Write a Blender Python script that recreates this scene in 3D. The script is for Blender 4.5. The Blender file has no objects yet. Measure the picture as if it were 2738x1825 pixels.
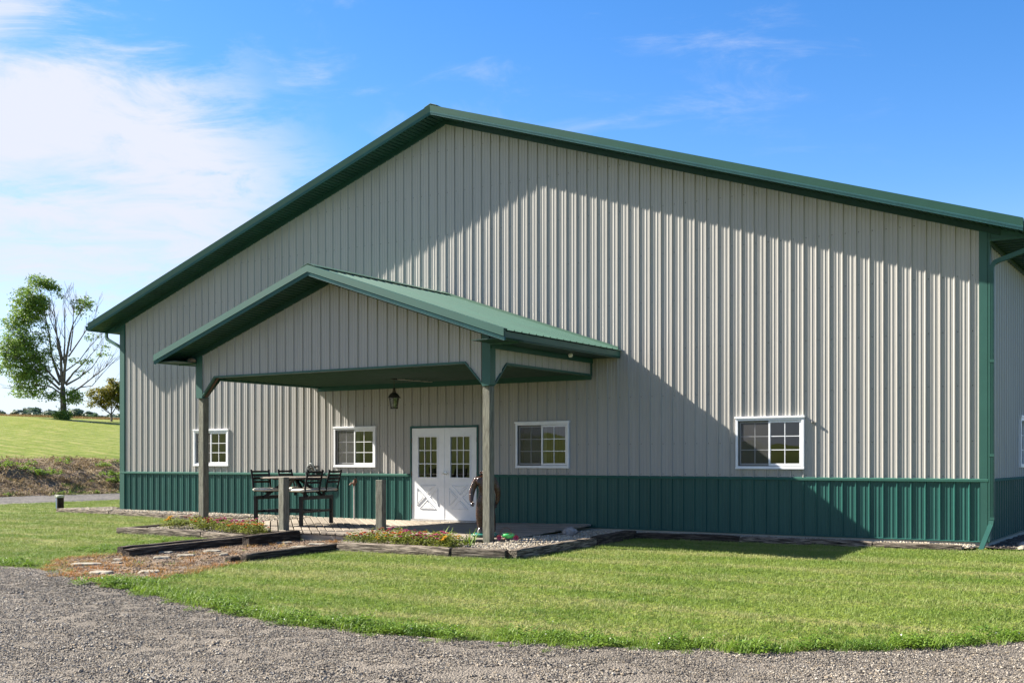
import bpy, bmesh, math, random
import numpy as np
from mathutils import Vector, Matrix, noise as mnoise
random.seed(7); RNG = np.random.default_rng(7)
S = bpy.context.scene; COL = S.collection; R = math.radians
# ------------------------------------------------------------------ camera, sky, sun, exposure
cam = bpy.data.objects.new('camera', bpy.data.cameras.new('camera')); COL.objects.link(cam)
cam.location = (24.812, -19.232, 1.315); cam.rotation_euler = (R(90), 0, R(32.92))
cam.data.sensor_width = 36; cam.data.lens = 39.31; cam.data.shift_y = 0.1156
cam.data.clip_start = .1; cam.data.clip_end = 3000
S.camera = cam
S.view_settings.view_transform = 'Standard'; S.view_settings.look = 'None'
S.view_settings.exposure = 2.0; S.view_settings.gamma = 1; S.view_settings.use_curve_mapping = False
SUN = Vector((4.3, 1.0, -3.05)).normalized()
sun = bpy.data.objects.new('sun', bpy.data.lights.new('sun', 'SUN')); COL.objects.link(sun)
sun.data.energy = 5.0; sun.data.angle = R(.53); sun.data.color = (1, .935, .83)
sun.rotation_euler = SUN.to_track_quat('-Z', 'Y').to_euler()
W = bpy.data.worlds.new('World'); S.world = W; W.use_nodes = True
def lnk(nt, a, b): nt.links.new(a, b)
def nd(nt, typ, **kw):
    n = nt.nodes.new(typ)
    for k, v in kw.items():
        if k.startswith('i_'):
            key = k[2:]; n.inputs[int(key) if key.isdigit() else key.replace('_', ' ')].default_value = v
        else: setattr(n, k, v)
    return n
def mth(nt, op, a, b=None, c=None, clamp=False):
    n = nt.nodes.new('ShaderNodeMath'); n.operation = op; n.use_clamp = clamp
    for i, v in enumerate((a, b, c)):
        if v is None: continue
        if isinstance(v, (int, float)): n.inputs[i].default_value = v
        else: lnk(nt, v, n.inputs[i])
    return n.outputs[0]
def sstep(nt, v, a, b):
    n = nd(nt, 'ShaderNodeMapRange', interpolation_type='SMOOTHSTEP'); lnk(nt, v, n.inputs[0])
    n.inputs[1].default_value = a; n.inputs[2].default_value = b; return n.outputs[0]
def build_sky():
    nt = W.node_tree; nt.nodes.clear()
    sky = nd(nt, 'ShaderNodeTexSky', sky_type='NISHITA', sun_disc=False, sun_elevation=R(34.6), sun_rotation=R(256.9), altitude=250, air_density=1.0, dust_density=.3, ozone_density=2.2)
    hs = nd(nt, 'ShaderNodeHueSaturation'); hs.inputs['Saturation'].default_value = 1.36; hs.inputs['Value'].default_value = 1.24
    tint = nd(nt, 'ShaderNodeMix', data_type='RGBA', blend_type='MULTIPLY'); tint.inputs[0].default_value = 1; tint.inputs[7].default_value = (1.06, 1.0, 1.06, 1)
    lnk(nt, sky.outputs[0], tint.inputs[6]); lnk(nt, tint.outputs[2], hs.inputs['Color'])
    tc = nd(nt, 'ShaderNodeTexCoord'); d = tc.outputs['Generated']
    def dot(v):
        n = nd(nt, 'ShaderNodeVectorMath', operation='DOT_PRODUCT'); lnk(nt, d, n.inputs[0]); n.inputs[1].default_value = v; return n.outputs['Value']
    x, f, z = dot((.8395, .5435, 0)), dot((-.5435, .8395, 0)), dot((0, 0, 1))
    # wispy clouds: noise on a plane high above
    den = mth(nt, 'ADD', mth(nt, 'MAXIMUM', z, 0), .16)
    px, py = mth(nt, 'DIVIDE', x, den), mth(nt, 'DIVIDE', f, den)
    cv = nd(nt, 'ShaderNodeCombineXYZ'); lnk(nt, px, cv.inputs[0]); lnk(nt, py, cv.inputs[1]); cv.inputs[2].default_value = 3.7
    mp = nd(nt, 'ShaderNodeMapping'); lnk(nt, cv.outputs[0], mp.inputs[0]); mp.inputs['Rotation'].default_value = (0, 0, R(28)); mp.inputs['Scale'].default_value = (1.0, 1.45, 1)
    n1 = nd(nt, 'ShaderNodeTexNoise', i_Scale=1.1, i_Detail=8, i_Roughness=.55, i_Distortion=.5); lnk(nt, mp.outputs[0], n1.inputs[0])
    n2 = nd(nt, 'ShaderNodeTexNoise', i_Scale=3.4, i_Detail=10, i_Roughness=.66, i_Distortion=.7); lnk(nt, mp.outputs[0], n2.inputs[0])
    nn = mth(nt, 'ADD', mth(nt, 'MULTIPLY', n1.outputs[0], .62), mth(nt, 'MULTIPLY', n2.outputs[0], .38))
    wob = mth(nt, 'SUBTRACT', n2.outputs[0], .5)
    # big bank of cloud to the left, below a slanting edge
    e = mth(nt, 'SUBTRACT', mth(nt, 'MULTIPLY_ADD', x, -.46, .222), z)
    e = mth(nt, 'MULTIPLY_ADD', wob, .30, e); e = mth(nt, 'MULTIPLY_ADD', mth(nt, 'SUBTRACT', n1.outputs[0], .5), .22, e)
    bank = mth(nt, 'MULTIPLY', sstep(nt, e, -.03, .10), sstep(nt, mth(nt, 'MULTIPLY_ADD', wob, .26, z), .06, .22))
    bank = mth(nt, 'MULTIPLY', bank, sstep(nt, mth(nt, 'MULTIPLY_ADD', wob, .24, x), -.12, -.27))
    bank = mth(nt, 'MULTIPLY', bank, mth(nt, 'ADD', .34, mth(nt, 'MULTIPLY', sstep(nt, nn, .33, .52), .66)))
    wisp = mth(nt, 'MULTIPLY', sstep(nt, nn, .485, .69), mth(nt, 'MULTIPLY', sstep(nt, z, .22, .36), .8))
    low = mth(nt, 'MULTIPLY', sstep(nt, z, .24, -.03), .9)
    cl = mth(nt, 'MAXIMUM', bank, wisp, clamp=True)
    hz = nd(nt, 'ShaderNodeMix', data_type='RGBA'); lnk(nt, low, hz.inputs[0]); lnk(nt, hs.outputs[0], hz.inputs[6]); hz.inputs[7].default_value = (3.9, 4.55, 5.8, 1)
    cl = mth(nt, 'MULTIPLY', cl, sstep(nt, z, -.02, .01))
    mix = nd(nt, 'ShaderNodeMix', data_type='RGBA'); lnk(nt, cl, mix.inputs[0]); lnk(nt, hz.outputs[2], mix.inputs[6]); mix.inputs[7].default_value = (4.75, 5.0, 5.75, 1)
    bg = nd(nt, 'ShaderNodeBackground'); lnk(nt, mix.outputs[2], bg.inputs[0]); bg.inputs[1].default_value = .044
    out = nd(nt, 'ShaderNodeOutputWorld'); lnk(nt, bg.outputs[0], out.inputs[0])
build_sky()
# ------------------------------------------------------------------ materials
def mk(name):
    m = bpy.data.materials.new(name); m.use_nodes = True; nt = m.node_tree; nt.nodes.clear()
    b = nd(nt, 'ShaderNodeBsdfPrincipled'); o = nd(nt, 'ShaderNodeOutputMaterial'); lnk(nt, b.outputs[0], o.inputs[0]); return m, nt, b, o
def coords(nt, mode, scale=(1, 1, 1), rot=(0, 0, 0)):
    if mode == 'world': v = nd(nt, 'ShaderNodeNewGeometry').outputs['Position']
    else: v = nd(nt, 'ShaderNodeTexCoord').outputs['Object']
    mp = nd(nt, 'ShaderNodeMapping'); lnk(nt, v, mp.inputs[0]); mp.inputs['Scale'].default_value = scale; mp.inputs['Rotation'].default_value = rot
    return mp.outputs[0]
def rgba(c): return (c[0], c[1], c[2], 1)
def mat(name, c1, c2=None, scale=5, rough=.5, spec=.5, metal=0, detail=6, nrough=.6, lo=.35, hi=.65, stretch=(1, 1, 1), mode='object', bump=0, bscale=30, bdist=.01, bstretch=None, rnd=0, rrough=0, c3=None, scale3=1, lo3=.5, hi3=.7, transl=0):
    m, nt, b, o = mk(name)
    b.inputs['Roughness'].default_value = rough; b.inputs['Metallic'].default_value = metal; b.inputs['Specular IOR Level'].default_value = spec
    col = None
    if c2 is not None:
        n = nd(nt, 'ShaderNodeTexNoise', i_Scale=scale, i_Detail=detail, i_Roughness=nrough); lnk(nt, coords(nt, mode, stretch), n.inputs[0])
        mx = nd(nt, 'ShaderNodeMix', data_type='RGBA'); lnk(nt, sstep(nt, n.outputs[0], lo, hi), mx.inputs[0]); mx.inputs[6].default_value = rgba(c1); mx.inputs[7].default_value = rgba(c2); col = mx.outputs[2]
        if rrough:
            lnk(nt, mth(nt, 'MULTIPLY_ADD', n.outputs[0], rrough, rough - rrough * .5), b.inputs['Roughness'])
        if c3 is not None:
            n3 = nd(nt, 'ShaderNodeTexNoise', i_Scale=scale3, i_Detail=5, i_Roughness=.6); lnk(nt, coords(nt, mode, stretch), n3.inputs[0])
            m3 = nd(nt, 'ShaderNodeMix', data_type='RGBA'); lnk(nt, sstep(nt, n3.outputs[0], lo3, hi3), m3.inputs[0]); lnk(nt, col, m3.inputs[6]); m3.inputs[7].default_value = rgba(c3); col = m3.outputs[2]
    if rnd:
        oi = nd(nt, 'ShaderNodeObjectInfo'); h = nd(nt, 'ShaderNodeHueSaturation')
        lnk(nt, mth(nt, 'MULTIPLY_ADD', oi.outputs['Random'], rnd, 1 - rnd / 2), h.inputs['Value'])
        if col is not None: lnk(nt, col, h.inputs['Color'])
        else: h.inputs['Color'].default_value = rgba(c1)
        col = h.outputs[0]
    if col is not None: lnk(nt, col, b.inputs['Base Color'])
    else: b.inputs['Base Color'].default_value = rgba(c1)
    if bump:
        n = nd(nt, 'ShaderNodeTexNoise', i_Scale=bscale, i_Detail=8, i_Roughness=.65); lnk(nt, coords(nt, mode, bstretch or stretch), n.inputs[0])
        bp = nd(nt, 'ShaderNodeBump'); bp.inputs['Strength'].default_value = bump; bp.inputs['Distance'].default_value = bdist; lnk(nt, n.outputs[0], bp.inputs['Height']); lnk(nt, bp.outputs[0], b.inputs['Normal'])
    if transl:
        t = nd(nt, 'ShaderNodeBsdfTranslucent'); ms = nd(nt, 'ShaderNodeMixShader'); ms.inputs[0].default_value = transl
        if col is not None: lnk(nt, col, t.inputs[0])
        else: t.inputs[0].default_value = rgba(c1)
        lnk(nt, b.outputs[0], ms.inputs[1]); lnk(nt, t.outputs[0], ms.inputs[2]); lnk(nt, ms.outputs[0], o.inputs[0])
    return m
def glass_mat(name, tint=.02, refl=1.0):
    m, nt, b, o = mk(name); nt.nodes.remove(b)
    gl = nd(nt, 'ShaderNodeBsdfGlossy', i_Roughness=.012); gl.inputs[0].default_value = (.95, .97, 1, 1)
    tr = nd(nt, 'ShaderNodeBsdfTransparent'); tr.inputs[0].default_value = (.62, .68, .66, 1)
    fr = nd(nt, 'ShaderNodeFresnel', i_IOR=1.55); ms = nd(nt, 'ShaderNodeMixShader')
    n = nd(nt, 'ShaderNodeTexNoise', i_Scale=2.2, i_Detail=1); lnk(nt, coords(nt, 'object'), n.inputs[0])
    bp = nd(nt, 'ShaderNodeBump'); bp.inputs['Strength'].default_value = .05; bp.inputs['Distance'].default_value = .02; lnk(nt, n.outputs[0], bp.inputs['Height']); lnk(nt, bp.outputs[0], gl.inputs['Normal'])
    lnk(nt, mth(nt, 'MULTIPLY_ADD', fr.outputs[0], 1.25 * refl, .02, clamp=True), ms.inputs[0]); lnk(nt, tr.outputs[0], ms.inputs[1]); lnk(nt, gl.outputs[0], ms.inputs[2]); lnk(nt, ms.outputs[0], o.inputs[0]); return m
def screen_mat(name):
    m, nt, b, o = mk(name); b.inputs['Base Color'].default_value = (.06, .06, .06, 1); b.inputs['Roughness'].default_value = .7
    tr = nd(nt, 'ShaderNodeBsdfTransparent'); ms = nd(nt, 'ShaderNodeMixShader'); ms.inputs[0].default_value = .5
    lnk(nt, tr.outputs[0], ms.inputs[1]); lnk(nt, b.outputs[0], ms.inputs[2]); lnk(nt, ms.outputs[0], o.inputs[0]); return m
M = {}
M['wall'] = mat('wall_metal', (.325, .313, .290), (.308, .297, .275), scale=1.2, rough=.42, spec=.4, mode='world', stretch=(3, 3, .25), rnd=.07, rrough=.12, bump=.25, bscale=1.6, bdist=.03, bstretch=(1, 1, .35), c3=(.275, .268, .25), scale3=2.6, lo3=.56, hi3=.82)
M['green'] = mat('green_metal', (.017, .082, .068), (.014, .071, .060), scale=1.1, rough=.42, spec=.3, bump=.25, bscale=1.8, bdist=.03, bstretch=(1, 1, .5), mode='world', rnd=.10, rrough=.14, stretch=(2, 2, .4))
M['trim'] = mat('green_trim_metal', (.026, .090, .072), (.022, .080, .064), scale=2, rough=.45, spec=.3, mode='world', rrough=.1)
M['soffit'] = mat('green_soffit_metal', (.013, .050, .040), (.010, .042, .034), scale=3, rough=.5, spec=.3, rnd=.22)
M['screw'] = mat('weathered_screw_head', (.10, .095, .09), (.14, .13, .12), scale=9, rough=.6)
M['captrim'] = mat('wainscot_cap_metal', (.034, .105, .082), (.03, .095, .074), scale=2, rough=.75, spec=.1, mode='world')
M['drip'] = mat('drip_edge_metal', (.030, .105, .115), (.026, .09, .10), scale=2, rough=.6, spec=.25, mode='world')
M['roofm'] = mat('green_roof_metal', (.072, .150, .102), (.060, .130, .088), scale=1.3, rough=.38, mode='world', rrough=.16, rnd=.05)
M['white'] = mat('white_vinyl', (.70, .71, .73), (.64, .65, .67), scale=6, rough=.35)
M['door'] = mat('white_door_paint', (.74, .75, .76), (.68, .69, .70), scale=3, rough=.42, bump=.05, bscale=40, c3=(.52, .50, .46), scale3=7, lo3=.60, hi3=.85)
M['glass'] = glass_mat('window_glass'); M['screen'] = screen_mat('insect_screen')
M['post'] = mat('weathered_post_wood', (.10, .102, .08), (.20, .195, .155), scale=9, stretch=(6, 6, .45), rough=.85, spec=.2, bump=.8, bscale=22, bdist=.012, c3=(.09, .075, .055), scale3=11, lo3=.55, hi3=.68)
M['deck'] = mat('weathered_deck_wood', (.205, .172, .135), (.285, .245, .195), scale=7, stretch=(.5, 9, 9), rough=.8, spec=.2, bump=.5, bscale=18, rnd=.42, c3=(.17, .145, .118), scale3=6, lo3=.5, hi3=.75)
M['timber'] = mat('landscape_timber_wood', (.06, .047, .036), (.34, .285, .225), scale=6, stretch=(.55, 7, 7), rough=.9, spec=.15, lo=.38, hi=.70, bump=1, bscale=16, bdist=.02, rnd=.35, c3=(.018, .014, .011), scale3=7, lo3=.5, hi3=.66)
M['timberdark'] = mat('dark_timber_wood', (.028, .021, .016), (.13, .105, .082), scale=6, stretch=(.55, 7, 7), rough=.9, spec=.15, lo=.4, hi=.75, bump=1, bscale=16, bdist=.02, rnd=.25)
M['baseboard'] = mat('treated_base_board', (.22, .23, .19), (.30, .31, .27), scale=5, stretch=(.4, 6, 6), rough=.85, mode='world')
M['skirt'] = mat('deck_skirt_wood', (.22, .19, .155), (.34, .30, .25), scale=5, stretch=(.5, 5, 5), rough=.85, mode='world', c3=(.12, .06, .03), scale3=3, lo3=.55, hi3=.75)
M['black'] = mat('black_powder_coat', (.005, .005, .006), (.008, .008, .009), scale=20, rough=.45, spec=.25)
M['seat'] = mat('cream_seat_vinyl', (.55, .50, .40), (.45, .41, .33), scale=14, rough=.5)
M['bracewood'] = mat('shaded_brace_wood', (.05, .03, .018), (.085, .05, .03), scale=6, rough=.8)  # brown wood darkened so the shade inside the porch is in its colour
M['brown'] = mat('dark_slat', (.012, .008, .006), (.022, .014, .010), scale=9, rough=.45, spec=.3)
M['tabletop'] = mat('speckled_tabletop', (.20, .165, .135), (.28, .24, .20), scale=30, rough=.35)
M['statue'] = mat('glossy_brown_resin', (.024, .0105, .006), (.046, .020, .012), scale=25, rough=.14, spec=.6, bump=1, bscale=55, bdist=.012, stretch=(1, 1, .45))
M['teal'] = mat('teal_glazed_base', (.008, .085, .062), (.05, .22, .17), scale=18, rough=.25, bump=.4, bscale=25)
M['rockgrey'] = mat('grey_rock', (.13, .12, .11), (.34, .32, .30), scale=6, rough=.9, bump=.8, bscale=14, bdist=.03)
M['slab'] = mat('limestone_slab', (.165, .145, .108), (.27, .24, .185), scale=8, rough=.9, bump=.6, bscale=20, bdist=.02, rnd=.2)
M['froggreen'] = mat('green_painted_resin', (.05, .42, .09), (.09, .52, .14), scale=9, rough=.3)
M['red'] = mat('red_paint', (.45, .03, .04), (.55, .06, .06), scale=9, rough=.4)
M['magenta'] = mat('magenta_petal', (.20, .008, .04), (.27, .016, .06), scale=12, rough=.5)
M['rust'] = mat('rusty_iron', (.11, .05, .03), (.20, .10, .06), scale=22, rough=.7)
M['pipe'] = mat('galvanised_pipe', (.42, .40, .37), (.52, .50, .46), scale=14, rough=.45, metal=.3)
M['hose'] = mat('grey_rubber_hose', (.09, .11, .11), (.16, .18, .18), scale=18, rough=.4)
M['bronze'] = mat('dark_bronze_metal', (.035, .032, .028), (.06, .055, .045), scale=16, rough=.45, metal=.4)
M['lampglass'] = glass_mat('seeded_lantern_glass', refl=.8)
M['bulb'] = mat('pale_bulb', (.7, .66, .55), (.62, .58, .48), scale=10, rough=.3)
M['nickel'] = mat('brushed_nickel', (.5, .5, .5), (.6, .6, .6), scale=40, rough=.25, metal=.9)
M['dark'] = mat('dark_interior', (.035, .033, .03), (.05, .047, .042), scale=2, rough=.9)
M['blind'] = mat('grey_blind', (.30, .29, .27), (.36, .35, .33), scale=4, rough=.8, stretch=(1, 1, 30))
M['nest'] = mat('mud_nest', (.16, .11, .07), (.30, .22, .15), scale=30, rough=1, bump=1, bscale=40)
M['blackpipe'] = mat('black_plastic_pipe', (.010, .008, .007), (.022, .016, .012), scale=9, rough=.75, spec=.15)
M['blue'] = mat('blue_pipe', (.01, .18, .48), (.015, .22, .52), scale=9, rough=.5)
M['cap'] = mat('grey_green_cap', (.20, .22, .17), (.28, .30, .24), scale=14, rough=.8)
M['bark'] = mat('grey_bark', (.085, .068, .052), (.17, .14, .11), scale=4, rough=.95, bump=.8, bscale=9, bdist=.05)
def leafmat(name, a, b, c, scale=.9): return mat(name, a, b, scale=scale, rough=.55, spec=.3, lo=.3, hi=.7, mode='world', c3=c, scale3=2.3, lo3=.5, hi3=.7, transl=.36)
M['leaf'] = leafmat('maple_leaf', (.14, .23, .038), (.20, .29, .055), (.095, .165, .03))
M['leafrust'] = leafmat('rusty_leaf', (.21, .185, .022), (.14, .165, .022), (.25, .18, .028))
M['leaffar'] = leafmat('hazed_far_tree_leaf', (.060, .100, .060), (.08, .125, .066), (.045, .078, .055), .25)  # bluish distance haze is mixed into these leaf greens
M['weed'] = leafmat('weed_leaf', (.11, .19, .02), (.16, .24, .028), (.075, .14, .018), 6)
M['clover'] = leafmat('clover_leaf', (.095, .18, .018), (.15, .235, .026), (.06, .125, .016), 5)
M['flowerleaf'] = leafmat('flower_foliage', (.12, .155, .02), (.20, .215, .035), (.07, .095, .015), 9)
M['orange'] = mat('orange_petal', (.50, .11, .004), (.56, .16, .006), scale=20, rough=.6); M['yellow'] = mat('yellow_petal', (.55, .30, .008), (.6, .36, .015), scale=20, rough=.6)
M['pink'] = mat('pink_petal', (.38, .045, .13), (.45, .09, .20), scale=20, rough=.6); M['crimson'] = mat('crimson_petal', (.26, .006, .018), (.33, .012, .03), scale=20, rough=.6)
M['whitepetal'] = mat('white_clover_bloom', (.6, .58, .5), (.7, .68, .6), scale=20, rough=.8)
def grass_mat(name, g1, g2, straw, blade):
    m, nt, b, o = mk(name); b.inputs['Roughness'].default_value = .6; b.inputs['Specular IOR Level'].default_value = .25 if blade else .05
    p = coords(nt, 'world')
    n1 = nd(nt, 'ShaderNodeTexNoise', i_Scale=.55, i_Detail=6, i_Roughness=.62); lnk(nt, p, n1.inputs[0])
    n2 = nd(nt, 'ShaderNodeTexNoise', i_Scale=1.0, i_Detail=5, i_Roughness=.6); lnk(nt, coords(nt, 'world', (.25, 2.6, 1), (0, 0, R(-8))), n2.inputs[0])
    n3 = nd(nt, 'ShaderNodeTexNoise', i_Scale=23 if blade else 9, i_Detail=3, i_Roughness=.7); lnk(nt, p if name != 'hill_lawn_grass' else coords(nt, 'world', (.22, .11, .3), (0, 0, R(25))), n3.inputs[0])
    mx = nd(nt, 'ShaderNodeMix', data_type='RGBA'); lnk(nt, sstep(nt, n1.outputs[0], .35, .65), mx.inputs[0]); mx.inputs[6].default_value = rgba(g1); mx.inputs[7].default_value = rgba(g2)
    sx_ = nd(nt, 'ShaderNodeSeparateXYZ'); lnk(nt, coords(nt, 'world', (1, 1, 1), (0, 0, R(-9))), sx_.inputs[0])
    band = mth(nt, 'SINE', mth(nt, 'ADD', mth(nt, 'MULTIPLY', sx_.outputs[1], 4.4), mth(nt, 'MULTIPLY', n1.outputs[0], 5.0)))
    f = mth(nt, 'ADD', mth(nt, 'MULTIPLY', n2.outputs[0], .5), mth(nt, 'MULTIPLY', n3.outputs[0], .5)); f = mth(nt, 'MULTIPLY_ADD', band, .038, f)
    m2 = nd(nt, 'ShaderNodeMix', data_type='RGBA'); lnk(nt, mth(nt, 'MULTIPLY', sstep(nt, f, .46, .64), .8), m2.inputs[0]); lnk(nt, mx.outputs[2], m2.inputs[6]); m2.inputs[7].default_value = rgba(straw)
    lnk(nt, m2.outputs[2], b.inputs['Base Color'])
    if blade:
        t = nd(nt, 'ShaderNodeBsdfTranslucent'); lnk(nt, m2.outputs[2], t.inputs[0]); ms = nd(nt, 'ShaderNodeMixShader'); ms.inputs[0].default_value = .3
        lnk(nt, b.outputs[0], ms.inputs[1]); lnk(nt, t.outputs[0], ms.inputs[2]); lnk(nt, ms.outputs[0], o.inputs[0])
    else:
        bp = nd(nt, 'ShaderNodeBump'); bp.inputs['Strength'].default_value = .9; bp.inputs['Distance'].default_value = .12; lnk(nt, n3.outputs[0], bp.inputs['Height']); lnk(nt, bp.outputs[0], b.inputs['Normal'])
    return m
M['blade'] = grass_mat('lawn_blade', (.112, .182, .027), (.160, .220, .044), (.32, .305, .135), True)
M['lawn'] = grass_mat('lawn_thatch', (.08, .115, .015), (.108, .142, .022), (.18, .17, .06), False)
M['hill'] = grass_mat('hill_lawn_grass', (.108, .142, .018), (.134, .164, .024), (.24, .22, .075), False)
def gravel_mat(name, dark, mid, light, sc):
    m, nt, b, o = mk(name); b.inputs['Roughness'].default_value = .92; b.inputs['Specular IOR Level'].default_value = .2
    p = coords(nt, 'world'); v = nd(nt, 'ShaderNodeTexVoronoi', i_Scale=sc); lnk(nt, p, v.inputs[0])
    sp = nd(nt, 'ShaderNodeSeparateColor'); lnk(nt, v.outputs['Color'], sp.inputs[0])
    cr = nd(nt, 'ShaderNodeValToRGB'); lnk(nt, sp.outputs[0], cr.inputs[0]); e = cr.color_ramp.elements
    e[0].color = rgba(dark); e[1].color = rgba(light); x = e.new(.5); x.color = rgba(mid)
    n = nd(nt, 'ShaderNodeTexNoise', i_Scale=.7, i_Detail=5); lnk(nt, p, n.inputs[0])
    mx = nd(nt, 'ShaderNodeMix', data_type='RGBA', blend_type='MULTIPLY'); mx.inputs[0].default_value = 1; lnk(nt, cr.outputs[0], mx.inputs[6])
    g = mth(nt, 'MULTIPLY_ADD', n.outputs[0], 1.0, .5); cc = nd(nt, 'ShaderNodeCombineColor'); [lnk(nt, g, cc.inputs[i]) for i in range(3)]; lnk(nt, cc.outputs[0], mx.inputs[7])
    lnk(nt, mx.outputs[2], b.inputs['Base Color'])
    bp = nd(nt, 'ShaderNodeBump'); bp.inputs['Strength'].default_value = 1; bp.inputs['Distance'].default_value = .02; bp.invert = True; lnk(nt, v.outputs['Distance'], bp.inputs['Height']); lnk(nt, bp.outputs[0], b.inputs['Normal'])
    return m
M['gravel'] = gravel_mat('driveway_gravel', (.105, .09, .074), (.135, .117, .096), (.17, .148, .121), 60)
M['lane'] = gravel_mat('lane_gravel', (.035, .032, .03), (.065, .06, .055), (.12, .11, .098), 11)
def stone_mat(name, cols, patch=.45):
    m, nt, b, o = mk(name); b.inputs['Roughness'].default_value = .85; b.inputs['Specular IOR Level'].default_value = .3
    g = nd(nt, 'ShaderNodeNewGeometry'); cr = nd(nt, 'ShaderNodeValToRGB'); oi = nd(nt, 'ShaderNodeObjectInfo')
    lnk(nt, mth(nt, 'FRACT', mth(nt, 'ADD', g.outputs['Random Per Island'], oi.outputs['Random'])), cr.inputs[0]); cr.color_ramp.interpolation = 'CONSTANT'
    e = cr.color_ramp.elements; k = len(cols)
    for i, c in enumerate(cols):
        x = e[i] if i < 2 else e.new(i / k); x.position = i / k; x.color = rgba(c)
    n = nd(nt, 'ShaderNodeTexNoise', i_Scale=.55, i_Detail=5, i_Roughness=.6); lnk(nt, coords(nt, 'world', (.35, 1.2, 1), (0, 0, R(-20))), n.inputs[0])
    k = mth(nt, 'MULTIPLY_ADD', sstep(nt, n.outputs[0], .36, .64), patch, 1 - patch * .6); cc = nd(nt, 'ShaderNodeCombineColor'); [lnk(nt, k, cc.inputs[q]) for q in range(3)]
    mx = nd(nt, 'ShaderNodeMix', data_type='RGBA', blend_type='MULTIPLY'); mx.inputs[0].default_value = 1; lnk(nt, cr.outputs[0], mx.inputs[6]); lnk(nt, cc.outputs[0], mx.inputs[7])
    lnk(nt, mx.outputs[2], b.inputs['Base Color']); return m
M['stones'] = stone_mat('crushed_stone', [(.19, .165, .132), (.115, .100, .084), (.27, .235, .185), (.15, .131, .108), (.23, .185, .13), (.085, .075, .064), (.31, .28, .232)])
M['pebbles'] = stone_mat('river_pebbles', [(.31, .265, .195), (.39, .34, .26), (.22, .185, .135), (.35, .285, .195), (.17, .155, .135), (.43, .39, .32)])
M['pathstones'] = stone_mat('rusty_path_gravel', [(.15, .095, .06), (.18, .13, .09), (.12, .085, .06), (.22, .175, .125), (.17, .10, .055)])
M['soil'] = mat('path_soil', (.11, .068, .037), (.17, .115, .066), scale=2.2, rough=1, mode='world', bump=.8, bscale=35, bdist=.03, c3=(.10, .08, .058), scale3=1.1)
M['bed'] = mat('bed_soil', (.07, .05, .035), (.12, .09, .06), scale=8, rough=1, mode='world', bump=.8, bscale=35, bdist=.03)
M['mulch'] = mat('dark_mulch', (.035, .026, .02), (.085, .06, .042), scale=18, rough=1, mode='world', bump=1, bscale=40, bdist=.04)
M['bank'] = mat('dry_bank_soil', (.125, .082, .05), (.24, .17, .105), scale=1.7, rough=1, mode='world', bump=1, bscale=6, bdist=.15, c3=(.24, .19, .085), scale3=.9, lo3=.52, hi3=.72, nrough=.75)
M['straw'] = mat('dry_straw', (.26, .20, .105), (.17, .12, .065), scale=3, rough=.9, mode='world', transl=.2)
M['rustgrass'] = mat('rusty_dry_grass', (.34, .15, .04), (.30, .21, .075), scale=2.5, rough=.9, mode='world', transl=.2)
M['wheat'] = mat('ripe_wheat', (.24, .155, .055), (.29, .20, .08), scale=.6, rough=.9, mode='world', transl=.15)
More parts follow.
